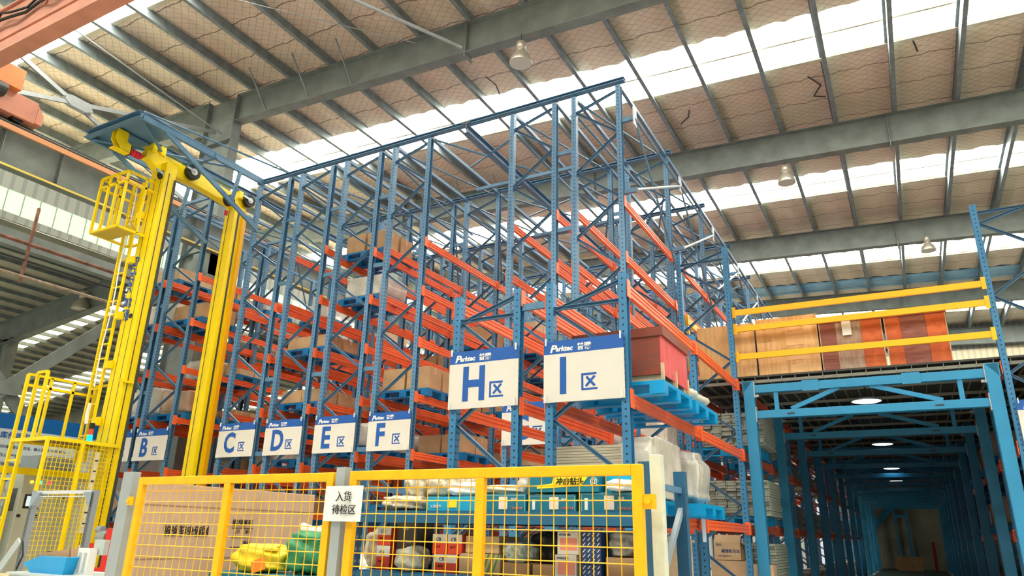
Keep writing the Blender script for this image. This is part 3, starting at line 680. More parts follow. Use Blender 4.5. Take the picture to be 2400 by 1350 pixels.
panel_stack(-2.85, -2.14, 13.9, .9, 12, 'grey panels standing low by the portal column', 'grey perforated steel panel in the low stack beside the front portal column')
tag(MB().box(-.5, .3, -.13, .6, 0, .9).build('timber_block', RAWW, None, (-2.5, 13.9, 0)), 'timber block under the low stack of grey panels', 'block')
# cartons below in front of K
t = thing('open_carton', 'open brown carton printed with Chinese motor lettering, flaps up', 'carton', (-2.88, 13.2, 1.17))
MB().box(-.22, .22, -.2, .2, 0, .29).build('body', CARD2, t)
mb = MB(); mb.quad((-.22, -.2, .29), (.22, -.2, .29), (.24, -.16, .40), (-.2, -.16, .40)); mb.quad((.22, -.2, .29), (.22, .2, .29), (.36, .2, .22), (.36, -.2, .2)); mb.build('flap', CARD2, t)
text('减速机马达', .062, NAVY, t, (-.10, -.203, .12), bold=.001); text('生产厂家有限公司', .028, NAVY, t, (-.16, -.203, .05)); text('特价', .05, NAVY, t, (-.18, -.203, .22))
tag(MB().box(-.3, .3, -.24, .24, 0, .35).build('cardboard_carton', CARD2, None, (-2.86, 13.2, .81)), 'large brown carton below the open motor carton', 'carton')
tag(MB().box(-.5, .6, -.3, .5, 0, .8).build('cardboard_carton', CARD2, None, (-2.86, 13.2, 0)), 'tall brown carton at the bottom of the pile by the portal', 'carton')
tag(MB().box(-.2, .2, -.15, .15, 0, .3).build('cardboard_carton', CARD2, None, (-2.33, 13.0, .82)), 'small scrawled carton beside the portal column', 'carton')
tag(MB().box(-.17, .15, -.2, .2, 0, 1.45).box(-.2, .18, -.22, .22, 1.45, 1.48).build('timber_crate', RAWW, None, (-2.66, 9.2, 0)), 'upright pale timber crate under the orange beam with the notice', 'crate')
# right rack cartons
for i, (z, hh) in enumerate(((2.92, .5), (1.73, .7), (.02, .8), (2.3, .3))):
    tag(MB().box(-.4, .4, -.4, .4, 0, hh).build('cardboard_carton', CARD if i % 2 else RAWW, None, (2.05, 13.6+.1*i, z)), '%s brown carton on the rack right of the tunnel' % ['upper', 'middle', 'bottom', 'small loose'][i], 'carton') if i != 3 else None
rb = rack('second blue rack row right of the tunnel, mostly hidden behind the first', 'rack', 2.75, 3.75, 12.8, 12, [1.67, 2.85], [4.1]*13, BLUE2, 0, tops=False)
for b_ in range(0, 12):
    for z, nm in ((.02, 'floor'), (1.73, 'middle'), (2.92, 'upper')):
        tag(MB().box(-.5, .5, -1.2, 1.2, 0, .95).build('shipping_crate', CARD, None, (3.25, 12.8+LB*(b_+.5), z)), 'long brown crate on the %s level of the second right rack, %s bay' % (nm, ORD[b_]), 'crate')
for b_ in range(1, 11):
    for z in (.02, 1.73, 2.92):
        put_pallet(1.95, 13.9+LB*b_, z, 'blue pallet on the right tunnel rack, %s bay, height %s' % (ORD[b_], {.02: 'floor', 1.73: 'middle', 2.92: 'upper'}[z]), PMESH)
        o = inst('wrapped_load', wrapA[1], None, (1.95, 13.9+LB*b_, z+.15)); tag(o, 'dim wrapped load on the right tunnel rack, %s bay, %s level' % (ORD[b_], {.02: 'floor', 1.73: 'middle', 2.92: 'upper'}[z]), 'load')
# --- crates on the deck
def crate(x0, x1, z1, mats, label, y=12.98, lid=None):
    t = thing('wooden_crate', label, 'crate', ((x0+x1)/2, y, 4.225)); w = x1-x0; h = z1-4.225; n = len(mats)
    MB().box(-w/2, w/2, .02, .95, 0, h-.02).build('body', mats[-1], t)
    xs = [-w/2+.012]; 
    for q, f in enumerate([1/n]*n if n != 3 else [.26, .42, .32]): xs.append(xs[-1]+(w-.024)*f)
    for q in range(n): MB().box(xs[q]+.002, xs[q+1]-.002, .0, .02, .0, h-.03).build('front_board', mats[q], t)
    if lid: MB().box(-w/2-.02, w/2+.02, -.03, .98, h-.07, h).build('lid', lid, t)
    mb = MB(); mb.box(-w/2-.004, -w/2+.012, -.006, .02, 0, h-.02); mb.box(w/2-.012, w/2+.004, -.006, .02, 0, h-.02); mb.build('corner_batten', RAWW, t); return t
crate(-3.14, -2.12, 5.26, [PLY, PLY], 'pale pine plywood crate standing partly behind the left rack post')
c = crate(-2.08, -1.06, 5.30, [PLY, PLY], 'larger pale plywood crate with pencilled figures and a loose flap on top')
text('B27 180L2X', .07, mat('pencil_mark', (.48, .29, .11), .7), c, (-.42, -.002, .83)); text('G21', .07, MATS['pencil_mark'], c, (-.42, -.002, .73)); text('G27F', .07, MATS['pencil_mark'], c, (-.42, -.002, .62))
PLY2 = wood('patch_plywood', (.84, .56, .29), (.72, .42, .18), (1, 5, 5))
for xa, xb, za, zb in ((-.02, .28, .52, .76), (-.04, .32, .26, .44), (.02, .30, .02, .18), (.06, .22, .80, .96)): MB().box(xa, xb, -.006, 0, za, zb).build('patch_board', PLY2, c)
mb = MB(); mb.add([(-.35, .1, 1.04), (.0, .05, 1.03), (.12, .25, 1.12), (-.2, .35, 1.14)], [(0,1,2,3)]); mb.add([(-.52, .0, 1.05), (-.2, .05, 1.03), (-.2, .4, 1.03), (-.5, .4, 1.06)], [(0,1,2,3)])
lf = mb.build('loose_flap', CARD, c); sm = lf.modifiers.new('s', 'SOLIDIFY'); sm.thickness = .01
c = crate(-1.03, -.06, 5.14, [PLYG, PLYS, PLYO], 'worn maroon crate with a white tag, left of the two reddish crates', lid=PLYR)
MB().box(-.12, .02, -.04, -.03, .60, .86).build('tag', WHITE, c)
crate(-.02, .87, 5.13, [PLYO, PLYG, PLYO], 'orange and maroon crate at the right end of the deck row', lid=PLYR)
# ---------------------------------------------------------------- yellow stacker crane
t = thing('stacker_crane', 'yellow two-mast stacker crane with ladder, cage and platform at left', 'crane', (0, 0, 0))
mb = MB(); mb.box(-13.45, -12.98, 8.25, 8.5, 0, 8.85); mb.build('front_mast', YEL, t, bevel=.012)
mb = MB(); mb.box(-12.985, -12.97, 8.33, 8.345, .3, 8.6); mb.box(-12.985, -12.955, 8.47, 8.52, .3, 8.5); mb.box(-13.30, -13.29, 8.245, 8.255, .3, 8.5); mb.box(-13.10, -13.09, 8.245, 8.255, .3, 8.5); mb.build('guide_edge', DARKST, t)
MB().box(-13.42, -13.10, 10.2, 10.45, 0, 8.7).build('rear_mast', YEL, t, bevel=.01)
mb = MB(); mb.box(-13.095, -13.085, 10.30, 10.34, .3, 8.6); mb.box(-13.30, -13.292, 10.19, 10.2, .3, 8.6); mb.build('guide_edge', DARKST, t)
MB().box(-13.09, -13.04, 10.42, 10.52, 0, 8.6).build('amber_rail', YBEAM, t)
mb = MB(); mb.prof((-13.38, 0, 0), (-13.18, 0, 0), [(-7.9, 9.0), (-8.05, 9.05), (-8.35, 9.06), (-9.2, 9.05), (-10.55, 8.98), (-10.6, 8.62), (-10.15, 8.66), (-9.2, 8.75), (-8.75, 8.72), (-8.2, 8.66), (-8.0, 8.80), (-7.88, 8.82)], (0,0,1))
o = mb.build('top_beam', YEL, t, bevel=.008)
for y, z in ((8.02, 9.12), (8.22, 9.14), (10.35, 9.05)):
    MB().box(-13.44, -13.14, y-.06, y+.06, z-.12, z+.08).build('roller_bracket', YEL, t, bevel=.01); MB().tube((-13.36, y, z+.02), (-13.2, y, z+.02), .06, 12).build('guide_roller', BLACK, t)
for y, z, r in ((8.28, 8.55, .10), (8.95, 8.95, .17), (10.0, 8.72, .13), (10.55, 8.95, .15)):
    s = MB().tube((-13.16, y, z), (-13.05, y, z), r, 24).build('sheave', BLACK, t); MB().tube((-13.05, y, z), (-13.035, y, z), r*.45, 16).build('hub', WHITE, s)
    MB().bar((-13.03, y-.22, z+.04), (-13.03, y+.02, z), .05, .015, (1,0,0)).build('arm', ALU, s)
for y in (8.55, 10.05): MB().tube((-13.2, y, 8.5), (-13.2, y, 8.4), .04, 10).build('red_stop', mat('red_rubber', (.75, .02, .05), .5), t)
mb = MB()
for x in (-13.9, -13.58): mb.bar((x, 8.2, 2.6), (x, 8.2, 8.45), .045, .045, (0,1,0))
for k in range(19): mb.bar((-13.9, 8.2, 2.8+.3*k), (-13.58, 8.2, 2.8+.3*k), .03, .03)
mb.build('ladder', YEL, t)
mb = MB()
for z in (3.3, 4.4, 5.4, 6.6, 7.6): mb.box(-13.6, -13.4, 8.2, 8.24, z, z+.14); mb.box(-13.52, -13.38, 8.14, 8.24, z-.02, z+.1)
mb.build('ladder_bracket', YEL, t)
# cage
cg = MB(); X0, X1, Y0, Y1, Z0, Z1 = -14.15, -13.27, 7.65, 8.5, 7.17, 8.40
for z in (Z0, Z1, Z1-.22):
    cg.bar((X0, Y0, z), (X1, Y0, z), .045, .045); cg.bar((X0, Y1, z), (X1, Y1, z), .045, .045); cg.bar((X0, Y0, z), (X0, Y1, z), .045, .045); cg.bar((X1, Y0, z), (X1, Y1, z), .045, .045)
for x, y in ((X0, Y0), (X0+.3, Y0), (X0+.58, Y0), (X1, Y0), (X1, Y0+.42), (X1, Y1), (X0, Y1), (X0, Y0+.42), (X0+.5, Y1)): cg.bar((x, y, Z0), (x, y, Z1), .045, .045, (0,1,0))
cg.build('safety_cage', YEL, t)
MB().box(X0+.02, X1-.02, Y0+.02, Y0+.4, Z0-.02, Z0+.01).build('cage_floor', mat('ochre_plate', (.6, .42, .03), .5), t)
MB().box(X0+.05, X1, Y0+.38, Y0+.4, Z0, Z0+.2).bar((X1, Y0+.1, Z0+.3), (X1, Y0+.5, Z0), .03, .03).build('toe_board', mat('ochre_plate', (.6, .42, .03), .5), t)
text('Parktec 普腾', .26, mat('crane_print_blue', (.01, .08, .42), .4), t, (-13.44, 8.24, 6.75), (R_(90), R_(90), 0), bold=.004, shear=.2)
MB().tube((-13.16, 8.24, 5.43), (-13.16, 8.25, 5.43), .05, 20).build('access_hole', BLACK, t)
# rope
tag(MB().path([Vector((-13.66+.03*math.sin(i), 8.12, 8.3-.33*i)) for i in range(14)], .014).path([(-13.64, 8.1, 3.7), (-13.66, 8.1, 3.5), (-13.62, 8.1, 3.3)], .035).build('white_rope', WHITE), 'white rope hanging down the yellow crane ladder', 'rope')
# service platform
p = thing('service_platform', 'yellow steel service platform with railing, ladder and mesh side panels', 'platform', (0, 0, 0))
x0, x1, y0, y1, zf, zt_ = -14.05, -12.95, 7.1, 8.4, 2.92, 4.1
MB().box(x0, x1, y0, y1, zf-.02, zf).build('floor_grating', mat('rusty_grating', (.20, .10, .02), .6), p)
mb = MB()
for a, b in (((x0, y0), (x1, y0)), ((x1, y0), (x1, y1)), ((x0, y0), (x0, y1)), ((x0, y1), (x1, y1))): mb.bar((*a, zf-.03), (*b, zf-.03), .06, .06)
mb.build('floor_frame', YEL, p)
mb = MB()
for x, y in ((x0, y0), (x0+.32, y0), (x0, y1)): mb.bar((x, y, 0 if (x, y) != (x0+.32, y0) else 0), (x, y, zt_), .05, .05, (0,1,0))
for x, y in ((x0+.0, y0+.43), (x0, y0+.86)): mb.bar((x, y, zf), (x, y, zt_), .045, .045, (0,1,0))
for z in (zt_, zt_-.2): mb.bar((x0, y0, z), (x0, y1, z), .045, .045)
for x in (x0+.62, x1): mb.bar((x, y0, 0 if x == x1 else zf), (x, y0, zt_+.0 if x != x1 else zf), .05, .05, (0,1,0))
mb.bar((x0+.32, y0, zt_), (x0+.62, y0, zt_), .045, .045)
mb.bar((x0, y1, zt_), (x1+.05, y1, zt_), .04, .04); mb.bar((x1, y1-.3, zt_), (x1, y1, zt_), .04, .04)
for y in (y0+.62, ): mb.bar((x1, y, 0), (x1, y, zf), .055, .055, (0,1,0))
mb.build('railing', YEL, p)
mb = MB()
for k in range(8): mb.bar((x0, y0, .3+.32*k), (x0+.32, y0, .3+.32*k), .03, .03)
mb.build('rung', YEL, p)
mb = MB()
for k in range(1, 17): mb.bar((x1, y0+.075*k, .1), (x1, y0+.075*k, zf), .008, .008, (0,1,0))
for k in range(38): mb.bar((x1, y0, .1+.075*k), (x1, y1, .1+.075*k), .008, .008)
mb.build('mesh_panel', YEL, p)
mb = MB(); mb.box(-12.99, -12.975, 8.0, 8.1, 1.35, 2.75); mb.build('label_strip', WHITE, p)
for k in range(7): mb = MB(); mb.box(-12.974, -12.97, 8.02, 8.08, 1.5+.18*k, 1.53+.18*k); mb.build('print', NAVY, p)
t = thing('signal_tower', 'red and green signal lamp tower on the platform', 'lamp', (-13.25, 8.0, 2.95))
for z, M in ((.0, mat('green_lamp', (0, .8, .6), .3, 0, 0, 1, (0, 1, .7), 2.5)), (.12, mat('red_lamp', (.7, .1, .05), .3)), (.22, BLACK)): MB().tube((0, 0, z), (0, 0, z+.11), .045, 16).build('segment', M, t)
# gantry over the aisle front
t = thing('aisle_gantry', 'blue gantry frame projecting forward from the rack tops over the crane', 'gantry', (0, 0, 0))
MB().chan((-14.1, 7.1, 9.16), (-12.33, 7.1, 9.16), .12, .14, .012, (0,0,1)).build('front_beam', BRACE, t)
MB().box(-14.05, -12.38, 7.1, 8.0, 9.2, 9.21).build('top_plate', BRACE, t)
for x in (-14.08, -12.36): 
    MB().bar((x, 7.1, 9.14), (x, 10.3, 9.14), .06, .12).build('side_beam', BRACE, t); MB().bar((x, 7.7, 9.1), (x, 10.3, 7.95), .05, .10).build('knee_brace', BRACE, t)
    MB().bar((x, 9.5, 8.35), (x, 9.6, 9.12), .05, .08, (0,1,0)).build('web_post', BRACE, t)
MB().tube((-12.36, 7.15, 9.24), (-12.36, 10.3, 9.02+.18), .03).build('tube', BRACE, t); MB().tube((-12.36, 7.15, 9.26), (-10.9, 13.1, 9.2), .022).build('tube', BRACE, t)
MB().tube((-12.4, 7.2, 9.1), (-14.05, 9.3, 9.1), .03).build('tube', BRACE, t); MB().tube((-14.05, 7.2, 9.1), (-12.4, 9.3, 9.1), .03).build('tube', BRACE, t)
MB().bar((-14.1, 8.9, 9.14), (-12.3, 8.9, 9.14), .06, .10).build('cross_beam', BRACE, t)
MB().ibeam((-13.28, 7.1, 9.22), (-13.28, 30, 9.22), .14, .1, .01).build('crane_rail', BRACE, t)
b = thing('end_buffer', 'yellow hooked bracket with ribbed red rubber buffer under the gantry', 'buffer', (-13.28, 7.2, 9.15))
mb = MB(); mb.prof((-.09, 0, 0), (-.07, 0, 0), [(.0, .0), (-.24, .0), (-.24, -.2), (-.36, -.24), (-.36, -.42), (-.16, -.42), (0, -.22)]); mb.prof((.07, 0, 0), (.09, 0, 0), [(.0, .0), (-.24, .0), (-.24, -.2), (-.36, -.24), (-.36, -.42), (-.16, -.42), (0, -.22)]); mb.box(-.09, .09, .0, .36, -.43, -.41); mb.box(-.09, .09, .34, .36, -.43, -.24); mb.build('bracket', YEL, b)
mb = MB()
for k in range(4): mb.tube((0, .36+.07*k, -.33), (0, .40+.07*k, -.33), .075, 16); mb.tube((0, .40+.07*k, -.33), (0, .43+.07*k, -.33), .055, 16)
mb.build('rubber_buffer', mat('red_rubber', (.75, .02, .05), .5), b)
# ---------------------------------------------------------------- left foreground: cabinets, board, frame
t = thing('notice_board', 'long white notice board with blue header and Chinese safety text behind the platform', 'board', (-17.05, 8.0, .9))
MB().box(-.03, 0, -2.5, 4.25, 0, 2.52).build('panel', mat('board_white', (.62, .70, .72), .5), t); MB().box(-.03, .004, -2.5, 4.25, 2.52, 2.84).build('header', mat('board_header_blue', (.0, .12, .42), .4), t)
text('立体库使用安全注意事项', .155, SIGNB, t, (.006, .03, 2.33), SIDE, bold=.003)
for k in range(9): text(['一、使用前请检查设备状态，确认无误后方可操作；', '二、非操作人员严禁进入货架区域；', '三、托盘货物不得超高超宽超重；'][k % 3], .075, NAVY, t, (.006, .12, 2.12-.18*k), SIDE)
t = thing('control_cabinet', 'tall grey control cabinet with lamps, screen and warning label behind the mesh', 'cabinet', (-14.35, 7.95, 0))
MB().box(-.5, 0, -.35, 1.05, 0, 2.36).build('body', CAB, t, bevel=.01)
for a, b in ((-.34, .34), (.36, 1.04)): MB().box(0, .012, a, b, .08, 2.28).build('door', CAB, t)
MB().box(-.42, -.1, -.356, -.35, 1.7, 2.1).build('vent', GREYC, t)
for k, c_ in enumerate(((1, .5, .05), (.05, .8, .5), (.9, .05, .1))): MB().tube((.012, -.2+.16*k, 2.22), (.04, -.2+.16*k, 2.22), .028, 14).build('indicator', mat('indicator%d' % k, c_, .3, 0, 0, 1, c_, 1.5), t)
MB().box(.012, .02, -.26, .02, 1.75, 2.0).box(.02, .022, -.22, -.02, 1.79, 1.97, 1).build('touch_screen', [BLACK, mat('screen_glow', (.6, .75, .8), .2, 0, 0, 1, (.6, .8, .9), .6)], t)
for k in range(6): MB().tube((.012, .45+.14*(k % 3), 2.1-.15*(k//3)), (.035, .45+.14*(k % 3), 2.1-.15*(k//3)), .02, 10).build('push_button', BLACK, t)
for k in range(2): MB().tube((.012, -.3+.3*k, 1.62), (.04, -.3+.3*k, 1.62), .03, 10).build('selector', BLACK, t)
mb = MB(); mb.add([(.016, .50, 1.58), (.016, .70, 1.58), (.016, .60, 1.76)], [(0,1,2)]); mb.build('warning_sign', mat('warning_yellow', (.95, .65, .0), .5), t); text('⚡', .09, BLACK, t, (.018, .565, 1.6), SIDE); text('有电危险', .04, REDP, t, (.018, .52, 1.53), SIDE)
t = thing('low_cabinet', 'second pale cabinet with a red switch at the far left edge', 'cabinet', (-14.4, 6.6, 0))
MB().box(-.6, 0, -.5, .75, 0, 2.2).build('body', CAB, t, bevel=.01); MB().box(.0, .04, .25, .38, 1.28, 1.36).build('switch', REDP, t)
mb = MB(); 
for k in range(9): mb.box(.0, .006, .3, .6, 1.72+.035*k, 1.738+.035*k)
mb.build('vent', GREYC, t)
tag(MB().box(-.3, .3, -.25, .45, 0, .3).box(-.34, .34, -.3, .5, -.03, 0).build('junction_box', mat('blue_grey_box', (.25, .30, .34), .5), None, (-14.75, 8.1, 2.42)), 'blue-grey electrical box lying on top of the control cabinet', 'box')
t = thing('cable_tray', 'yellow cable tray behind the platform above the cabinets', 'tray', (-14.3, 6.2, 2.4)); MB().box(-.03, .03, 0, 2.9, -.06, .06).build('rail', YEL, t)
# aluminium portal
f = thing('sensor_frame', 'aluminium profile sensor frame on the worktable at lower left', 'frame', (-8.55, 5.0, 0))
for x in (-.55, .6): 
    mb = MB(); mb.box(x-.03, x+.03, -.03, .03, .85, 1.86); mb.box(x-.006, x+.006, -.033, -.03, .85, 1.84, 1); mb.box(x-.024, x-.018, -.033, -.03, .85, 1.84, 1); mb.box(x+.018, x+.024, -.033, -.03, .85, 1.84, 1); mb.build('upright', [ALU, GREYC], f)
    s = 1 if x < 0 else -1
    MB().add([(x, -.045, 1.84), (x+s*.16, -.045, 1.84), (x, -.045, 1.66), (x, .045, 1.84), (x+s*.16, .045, 1.84), (x, .045, 1.66)], [(0,1,2), (3,5,4), (1,4,5,2)]).build('corner_plate', ALU, f)
MB().box(-.52, .57, -.02, .02, 1.825, 1.86).box(-.52, .57, -.02, .02, 1.79, 1.80).build('crossbar', mat('pale_aluminium', (.75, .78, .8), .3, .3), f)
MB().path([(-.5, -.05, 1.3), (-.42, -.06, 1.15), (-.5, -.05, 1.0)], .01).build('cable', BLACK, f)
MB().bar((-.66, 0, 1.3), (-1.05, 0, .86), .02, .1).build('brace_plate', GREYB, f); MB().bar((.55, 0, 1.25), (.33, 0, .95), .02, .1).build('brace_plate', GREYB, f)
tag(MB().box(-.75, .75, -.3, .35, .0, 1.03).box(-.78, .78, -.33, .38, 1.03, 1.05).build('conveyor_cabinet', mat('pale_machine_grey', (.52, .58, .60), .4), None, (-6.75, 4.6, 0)) if False else MB().box(-.62, .62, -.2, .4, .0, 1.02).box(-.64, .64, -.22, .42, 1.02, 1.04).build('work_table', mat('pale_machine_grey', (.52, .58, .60), .4), None, (-7.35, 4.5, 0)), 'pale grey machine table top at the lower left corner', 'table')
b = thing('storage_bin', 'bright blue open-front plastic bin on the machine table', 'bin', (-7.5, 4.5, 1.04))
mb = MB()
mb.add([(-.24, -.12, 0), (.28, -.12, 0), (.28, .12, 0), (-.24, .12, 0), (-.36, -.14, .09), (.33, -.14, .16), (.33, .14, .16), (-.36, .14, .09), (-.1, -.14, .16), (-.1, .14, .16)],
       [(0,1,2,3), (0,4,8,5,1), (3,2,6,9,7), (1,5,6,2), (0,3,7,4)])
o = mb.build('tray', PALLB, b); sm = o.modifiers.new('s', 'SOLIDIFY'); sm.thickness = .012
tag(MB().box(-.2, .2, -.08, .08, 0, .015).box(-.2, -.19, -.08, .08, 0, .1).box(.19, .2, -.08, .08, 0, .1).box(-.2, .2, -.08, -.07, 0, .1).box(-.2, .2, .07, .08, 0, .1).build('cardboard_tray', CARD, None, (-7.5, 4.5, 1.15), (R_(4), R_(-8), .2)), 'small open cardboard tray resting in the blue bin', 'tray')
tag(lump('plastic_bag', WHITE, .16, .14, .1, 2, 2, .7, .15, loc=(-7.72, 4.5, 1.06)), 'white crumpled bag at the front of the blue bin', 'bag')
tag(MB().box(-.12, .12, -.1, .1, 0, .17).box(-.12, .12, -.11, .1, .13, .19).build('label_printer', mat('black_device', (.03, .035, .04), .4), None, (-7.82, 4.72, 1.04)), 'black desktop printer behind the blue bin', 'printer')
d = thing('white_device', 'white slotted stand device right of the blue bin', 'device', (-7.12, 4.52, 1.04))
MB().box(-.09, .09, -.04, .04, 0, .24).build('stand', WHITE, d); MB().box(-.06, -.02, -.045, -.04, .02, .2).box(.02, .06, -.045, -.04, .02, .2).build('slot', GREYB, d); MB().box(.0, .16, .05, .1, .18, .32).build('grey_head', GREYB, d)
t = thing('open_box', 'open cardboard box cut off at the bottom left corner', 'carton', (-8.25, 4.5, .65))
MB().box(-.55, .25, -.25, .25, 0, .33).build('body', CARD, t); MB().quad((-.55, -.25, .33), (.25, -.25, .33), (.3, -.38, .42), (-.5, -.38, .42)).build('flap', CARD2, t)
tag(MB().box(-.4, .3, -.2, .2, 0, .65).build('support_block', DARKST, None, (-8.3, 4.5, 0)), 'dark stand carrying the open box at lower left', 'stand')
# red machine
t = thing('pallet_stacker', 'red machine frame with chrome motor seen between crane mast and fence', 'machine', (-12.0, 8.0, 0))
mb = MB(); mb.box(-.05, .25, -.1, .3, 0, 1.44); mb.box(-.6, 0, -.05, .0, 1.05, 1.2); mb.box(-.6, 0, -.05, 0, .75, .82); mb.build('frame', mat('machine_red', (.70, .02, .02), .35), t, bevel=.01)
MB().tube((-.35, 0, 1.3), (-.1, 0, 1.3), .1, 16).tube((-.45, 0, 1.42), (-.3, 0, 1.42), .06, 12).build('motor', ALU, t); MB().box(-.5, -.1, -.05, .0, .2, .7).build('guard_bars', GALV, t)
# ---------------------------------------------------------------- fence
def fence_panel(xa, xb, y, zt, label):
    t = thing('mesh_fence', label, 'fence', ((xa+xb)/2, y, 0)); w = xb-xa; q = .055
    for s in (-1, 1): MB().box(s*(w/2-q/2)-q/2, s*(w/2-q/2)+q/2, -.02, .02, .08, zt).build('stile', FENCE, t, bevel=.004)
    MB().box(-w/2+q, w/2-q, -.02, .02, zt-q, zt).build('top_bar', FENCE, t, bevel=.004); MB().box(-w/2+q, w/2-q, -.02, .02, .08, .08+q).build('bottom_bar', FENCE, t)
    MB().box(-.028, .028, -.02, .02, .08+q, zt-q).build('middle_stile', FENCE, t, bevel=.004)
    mb = MB(); n = int((w-.1)/.074)
    for k in range(1, n+1): x = -w/2+q+(w-2*q)*k/(n+1); mb.tube((x, .012, .1), (x, .012, zt-.03), .0028, 5)
    k = 0
    while zt-.1-.074*k > .15: z = zt-.1-.074*k; mb.tube((-w/2+.02, .007, z), (w/2-.02, .007, z), .0032, 5); k += 1
    mb.build('wire_mesh', FENCE, t); return t
fence_panel(-5.04, -3.15, 3.5, 1.84, 'left amber wire mesh fence panel before the big carton')
fence_panel(-3.02, -1.16, 3.5, 1.845, 'right amber wire mesh fence panel before the parts shelf')
def fpost(x, w, z, label, M=GALV):
    t = thing('fence_post', label, 'post', (x, 3.5, 0)); MB().chan((0, 0, 0), (0, 0, z), w, .06, .006, (0,1,0)).build('channel', M, t); mb = MB()
    mb.box(w/2-.01, w/2+.05, -.035, -.02, 1.64, 1.70); mb.tube((w/2+.01, -.05, 1.67), (w/2+.01, -.03, 1.67), .012, 8); mb.build('bolt_lug', FENCE, t); return t
fpost(-5.16, .12, 1.88, 'galvanised channel post at the left end of the fence'); fpost(-3.085, .07, 1.87, 'galvanised post between the two fence panels')
cp = MB().box(-.03, .03, -.03, .03, 0, 1.90).build('cream_post', CREAM, None, (-1.125, 3.62, 0), bevel=.004); tag(cp, 'cream painted square post at the right end of the fence', 'post')
tag(MB().box(-.09, .0, -.01, .01, -.035, .035).tube((-.035, -.03, .005), (-.035, -.01, .005), .018, 10).build('fence_lug', FENCE, None, (-1.10, 3.5, 1.665)), 'amber bolted lug joining the fence to the cream post', 'bracket')
nb = thing('paper_sign', 'white paper sign with Chinese inspection area text tied to the fence', 'sign', (-3.02, 3.44, 1.55))
mb = MB(); n = 12; vs = []
for i in range(n+1):
    for j in range(2): vs.append((-.145+.29*i/n, .004*math.sin(i*1.1)+.003*j, .0+.205*j))
mb.add(vs, [(2*i, 2*i+2, 2*i+3, 2*i+1) for i in range(n)]); mb.build('sheet', WHITE, nb)
text('入货', .062, BLACK, nb, (-.055, -.007, .12)); text('待检区', .062, BLACK, nb, (-.075, -.007, .045))
# ---------------------------------------------------------------- parts shelf
s = thing('parts_shelf', 'dark blue shelf rack behind the right fence panel', 'shelf', (-2.26, 3.9, 0)); DB = perforated('dark_blue_shelf_steel', (.02, .10, .20), (.25, .28, .3)); DBP = mat('shelf_blue', (.01, .11, .24), .4)
for x in (-1.03, .985):
    for y in (0, .68):
        MB().prof((x, y, 0), (x, y, 1.895), [(-.035,-.03),(.035,-.03),(.035,.03),(.029,.03),(.029,-.024),(-.029,-.024),(-.029,.03),(-.035,.03)], (0,1,0)).build('post', DB, s)
    MB().bar((x, 0, 1.1), (x, .68, 1.68), .03, .035).build('side_brace', mat('grey_blue_brace', (.26, .32, .38), .4), s); MB().bar((x, .03, 1.78), (x, .66, 1.78), .03, .035).build('side_tie', BRACE, s)
for z in (1.595, 1.225, .8, .4):
    for y in (0, .68): MB().box(-1.0, .95, y-.02, y+.02, z-.04, z+.03).build('beam', DBP, s)
    MB().box(-1.0, .95, 0, .68, z+.03, z+.036).build('shelf_board', DBP, s)
ZT, ZL = 1.632, 1.262
def pbox(x0, x1, y0, y1, z0, z1, M, label, cat='box', name='parts_box', extra=None):
    t = thing(name, label, cat, ((x0+x1)/2, y0, z0)); w = x1-x0; MB().box(-w/2, w/2, 0, y1-y0, 0, z1-z0).build('body', M, t, bevel=.003)
    if extra: extra(t, w, z1-z0)
    return t
def lab(t, w, h, x, z, a, b, M=WHITE): MB().box(x, x+a, -.003, 0, z, z+b).build('sticker', M, t)
LPK = mat('peach_label', (.82, .70, .58), .6); OUT = mat('pale_outline', (.45, .65, .72), .5)
def teal_extra(t, w, h):
    lab(t, w, h, -w*.05, .012, .06, h*.72, LPK); mb = MB(); e = .006
    mb.box(-w/2+e, w/2-e, -.0015, 0, h-.010, h-.008); mb.box(-w/2+e, -w/2+e+.002, -.0015, 0, .0, h-.01); mb.box(w/2-e-.002, w/2-e, -.0015, 0, 0, h-.01); mb.build('outline', OUT, t)
    text('轴承', .02, WHITE, t, (w*.2, -.002, h*.62)); text('TUNKRV', .022, mat('coral', (.75, .2, .15), .5), t, (w*.18, -.002, .012), shear=.2)
    MB().box(-w*.42, -w*.36, -.002, 0, .01, h*.7).build('print', WHITE, t)
pbox(-2.80, -2.43, 4.0, 4.3, ZT, 1.72, CYAN, 'bright cyan carton with a yellow sticker on the upper shelf', extra=lambda t, w, h: (lab(t, w, h, -.02, .02, .07, .05, mat('yellow_sticker', (.9, .75, .02), .5)), text('工具配件', .022, WHITE, t, (-w*.42, -.002, .02))))
pbox(-2.41, -2.07, 4.0, 4.3, ZT, 1.735, TEAL, 'teal carton with a peach label, left of three on the upper shelf', extra=teal_extra)
pbox(-2.05, -1.74, 4.0, 4.3, ZT, 1.73, TEAL, 'teal carton under the wide carton on the upper shelf', extra=teal_extra)
pbox(-1.71, -1.38, 4.0, 4.3, ZT, 1.74, TEAL, 'teal carton at the right end of the upper shelf', extra=teal_extra)
def wide_extra(t, w, h):
    MB().add([(-.17, -.002, .02), (.12, -.002, .035), (.17, -.002, .095), (-.06, -.002, .085), (-.07, -.002, .05), (-.17, -.002, .04)], [(0,1,2,3,4,5)]).build('yellow_flash', mat('yellow_sticker', (.9, .75, .02), .5), t)
    text('冲击钻头', .045, BLACK, t, (-.045, -.004, .045), shear=.15, bold=.001); MB().box(-w/2, w/2, -.002, 0, h-.03, h-.005).build('dark_band', BLACK, t); text('五金机电专用工具箱', .02, WHITE, t, (-.1, -.004, h-.025)); text('@', .05, WHITE, t, (w*.38, -.004, .045))
pbox(-2.05, -1.59, 3.99, 4.25, 1.742, 1.88, TEAL, 'wide teal carton with a yellow flash lying on the others', extra=wide_extra)
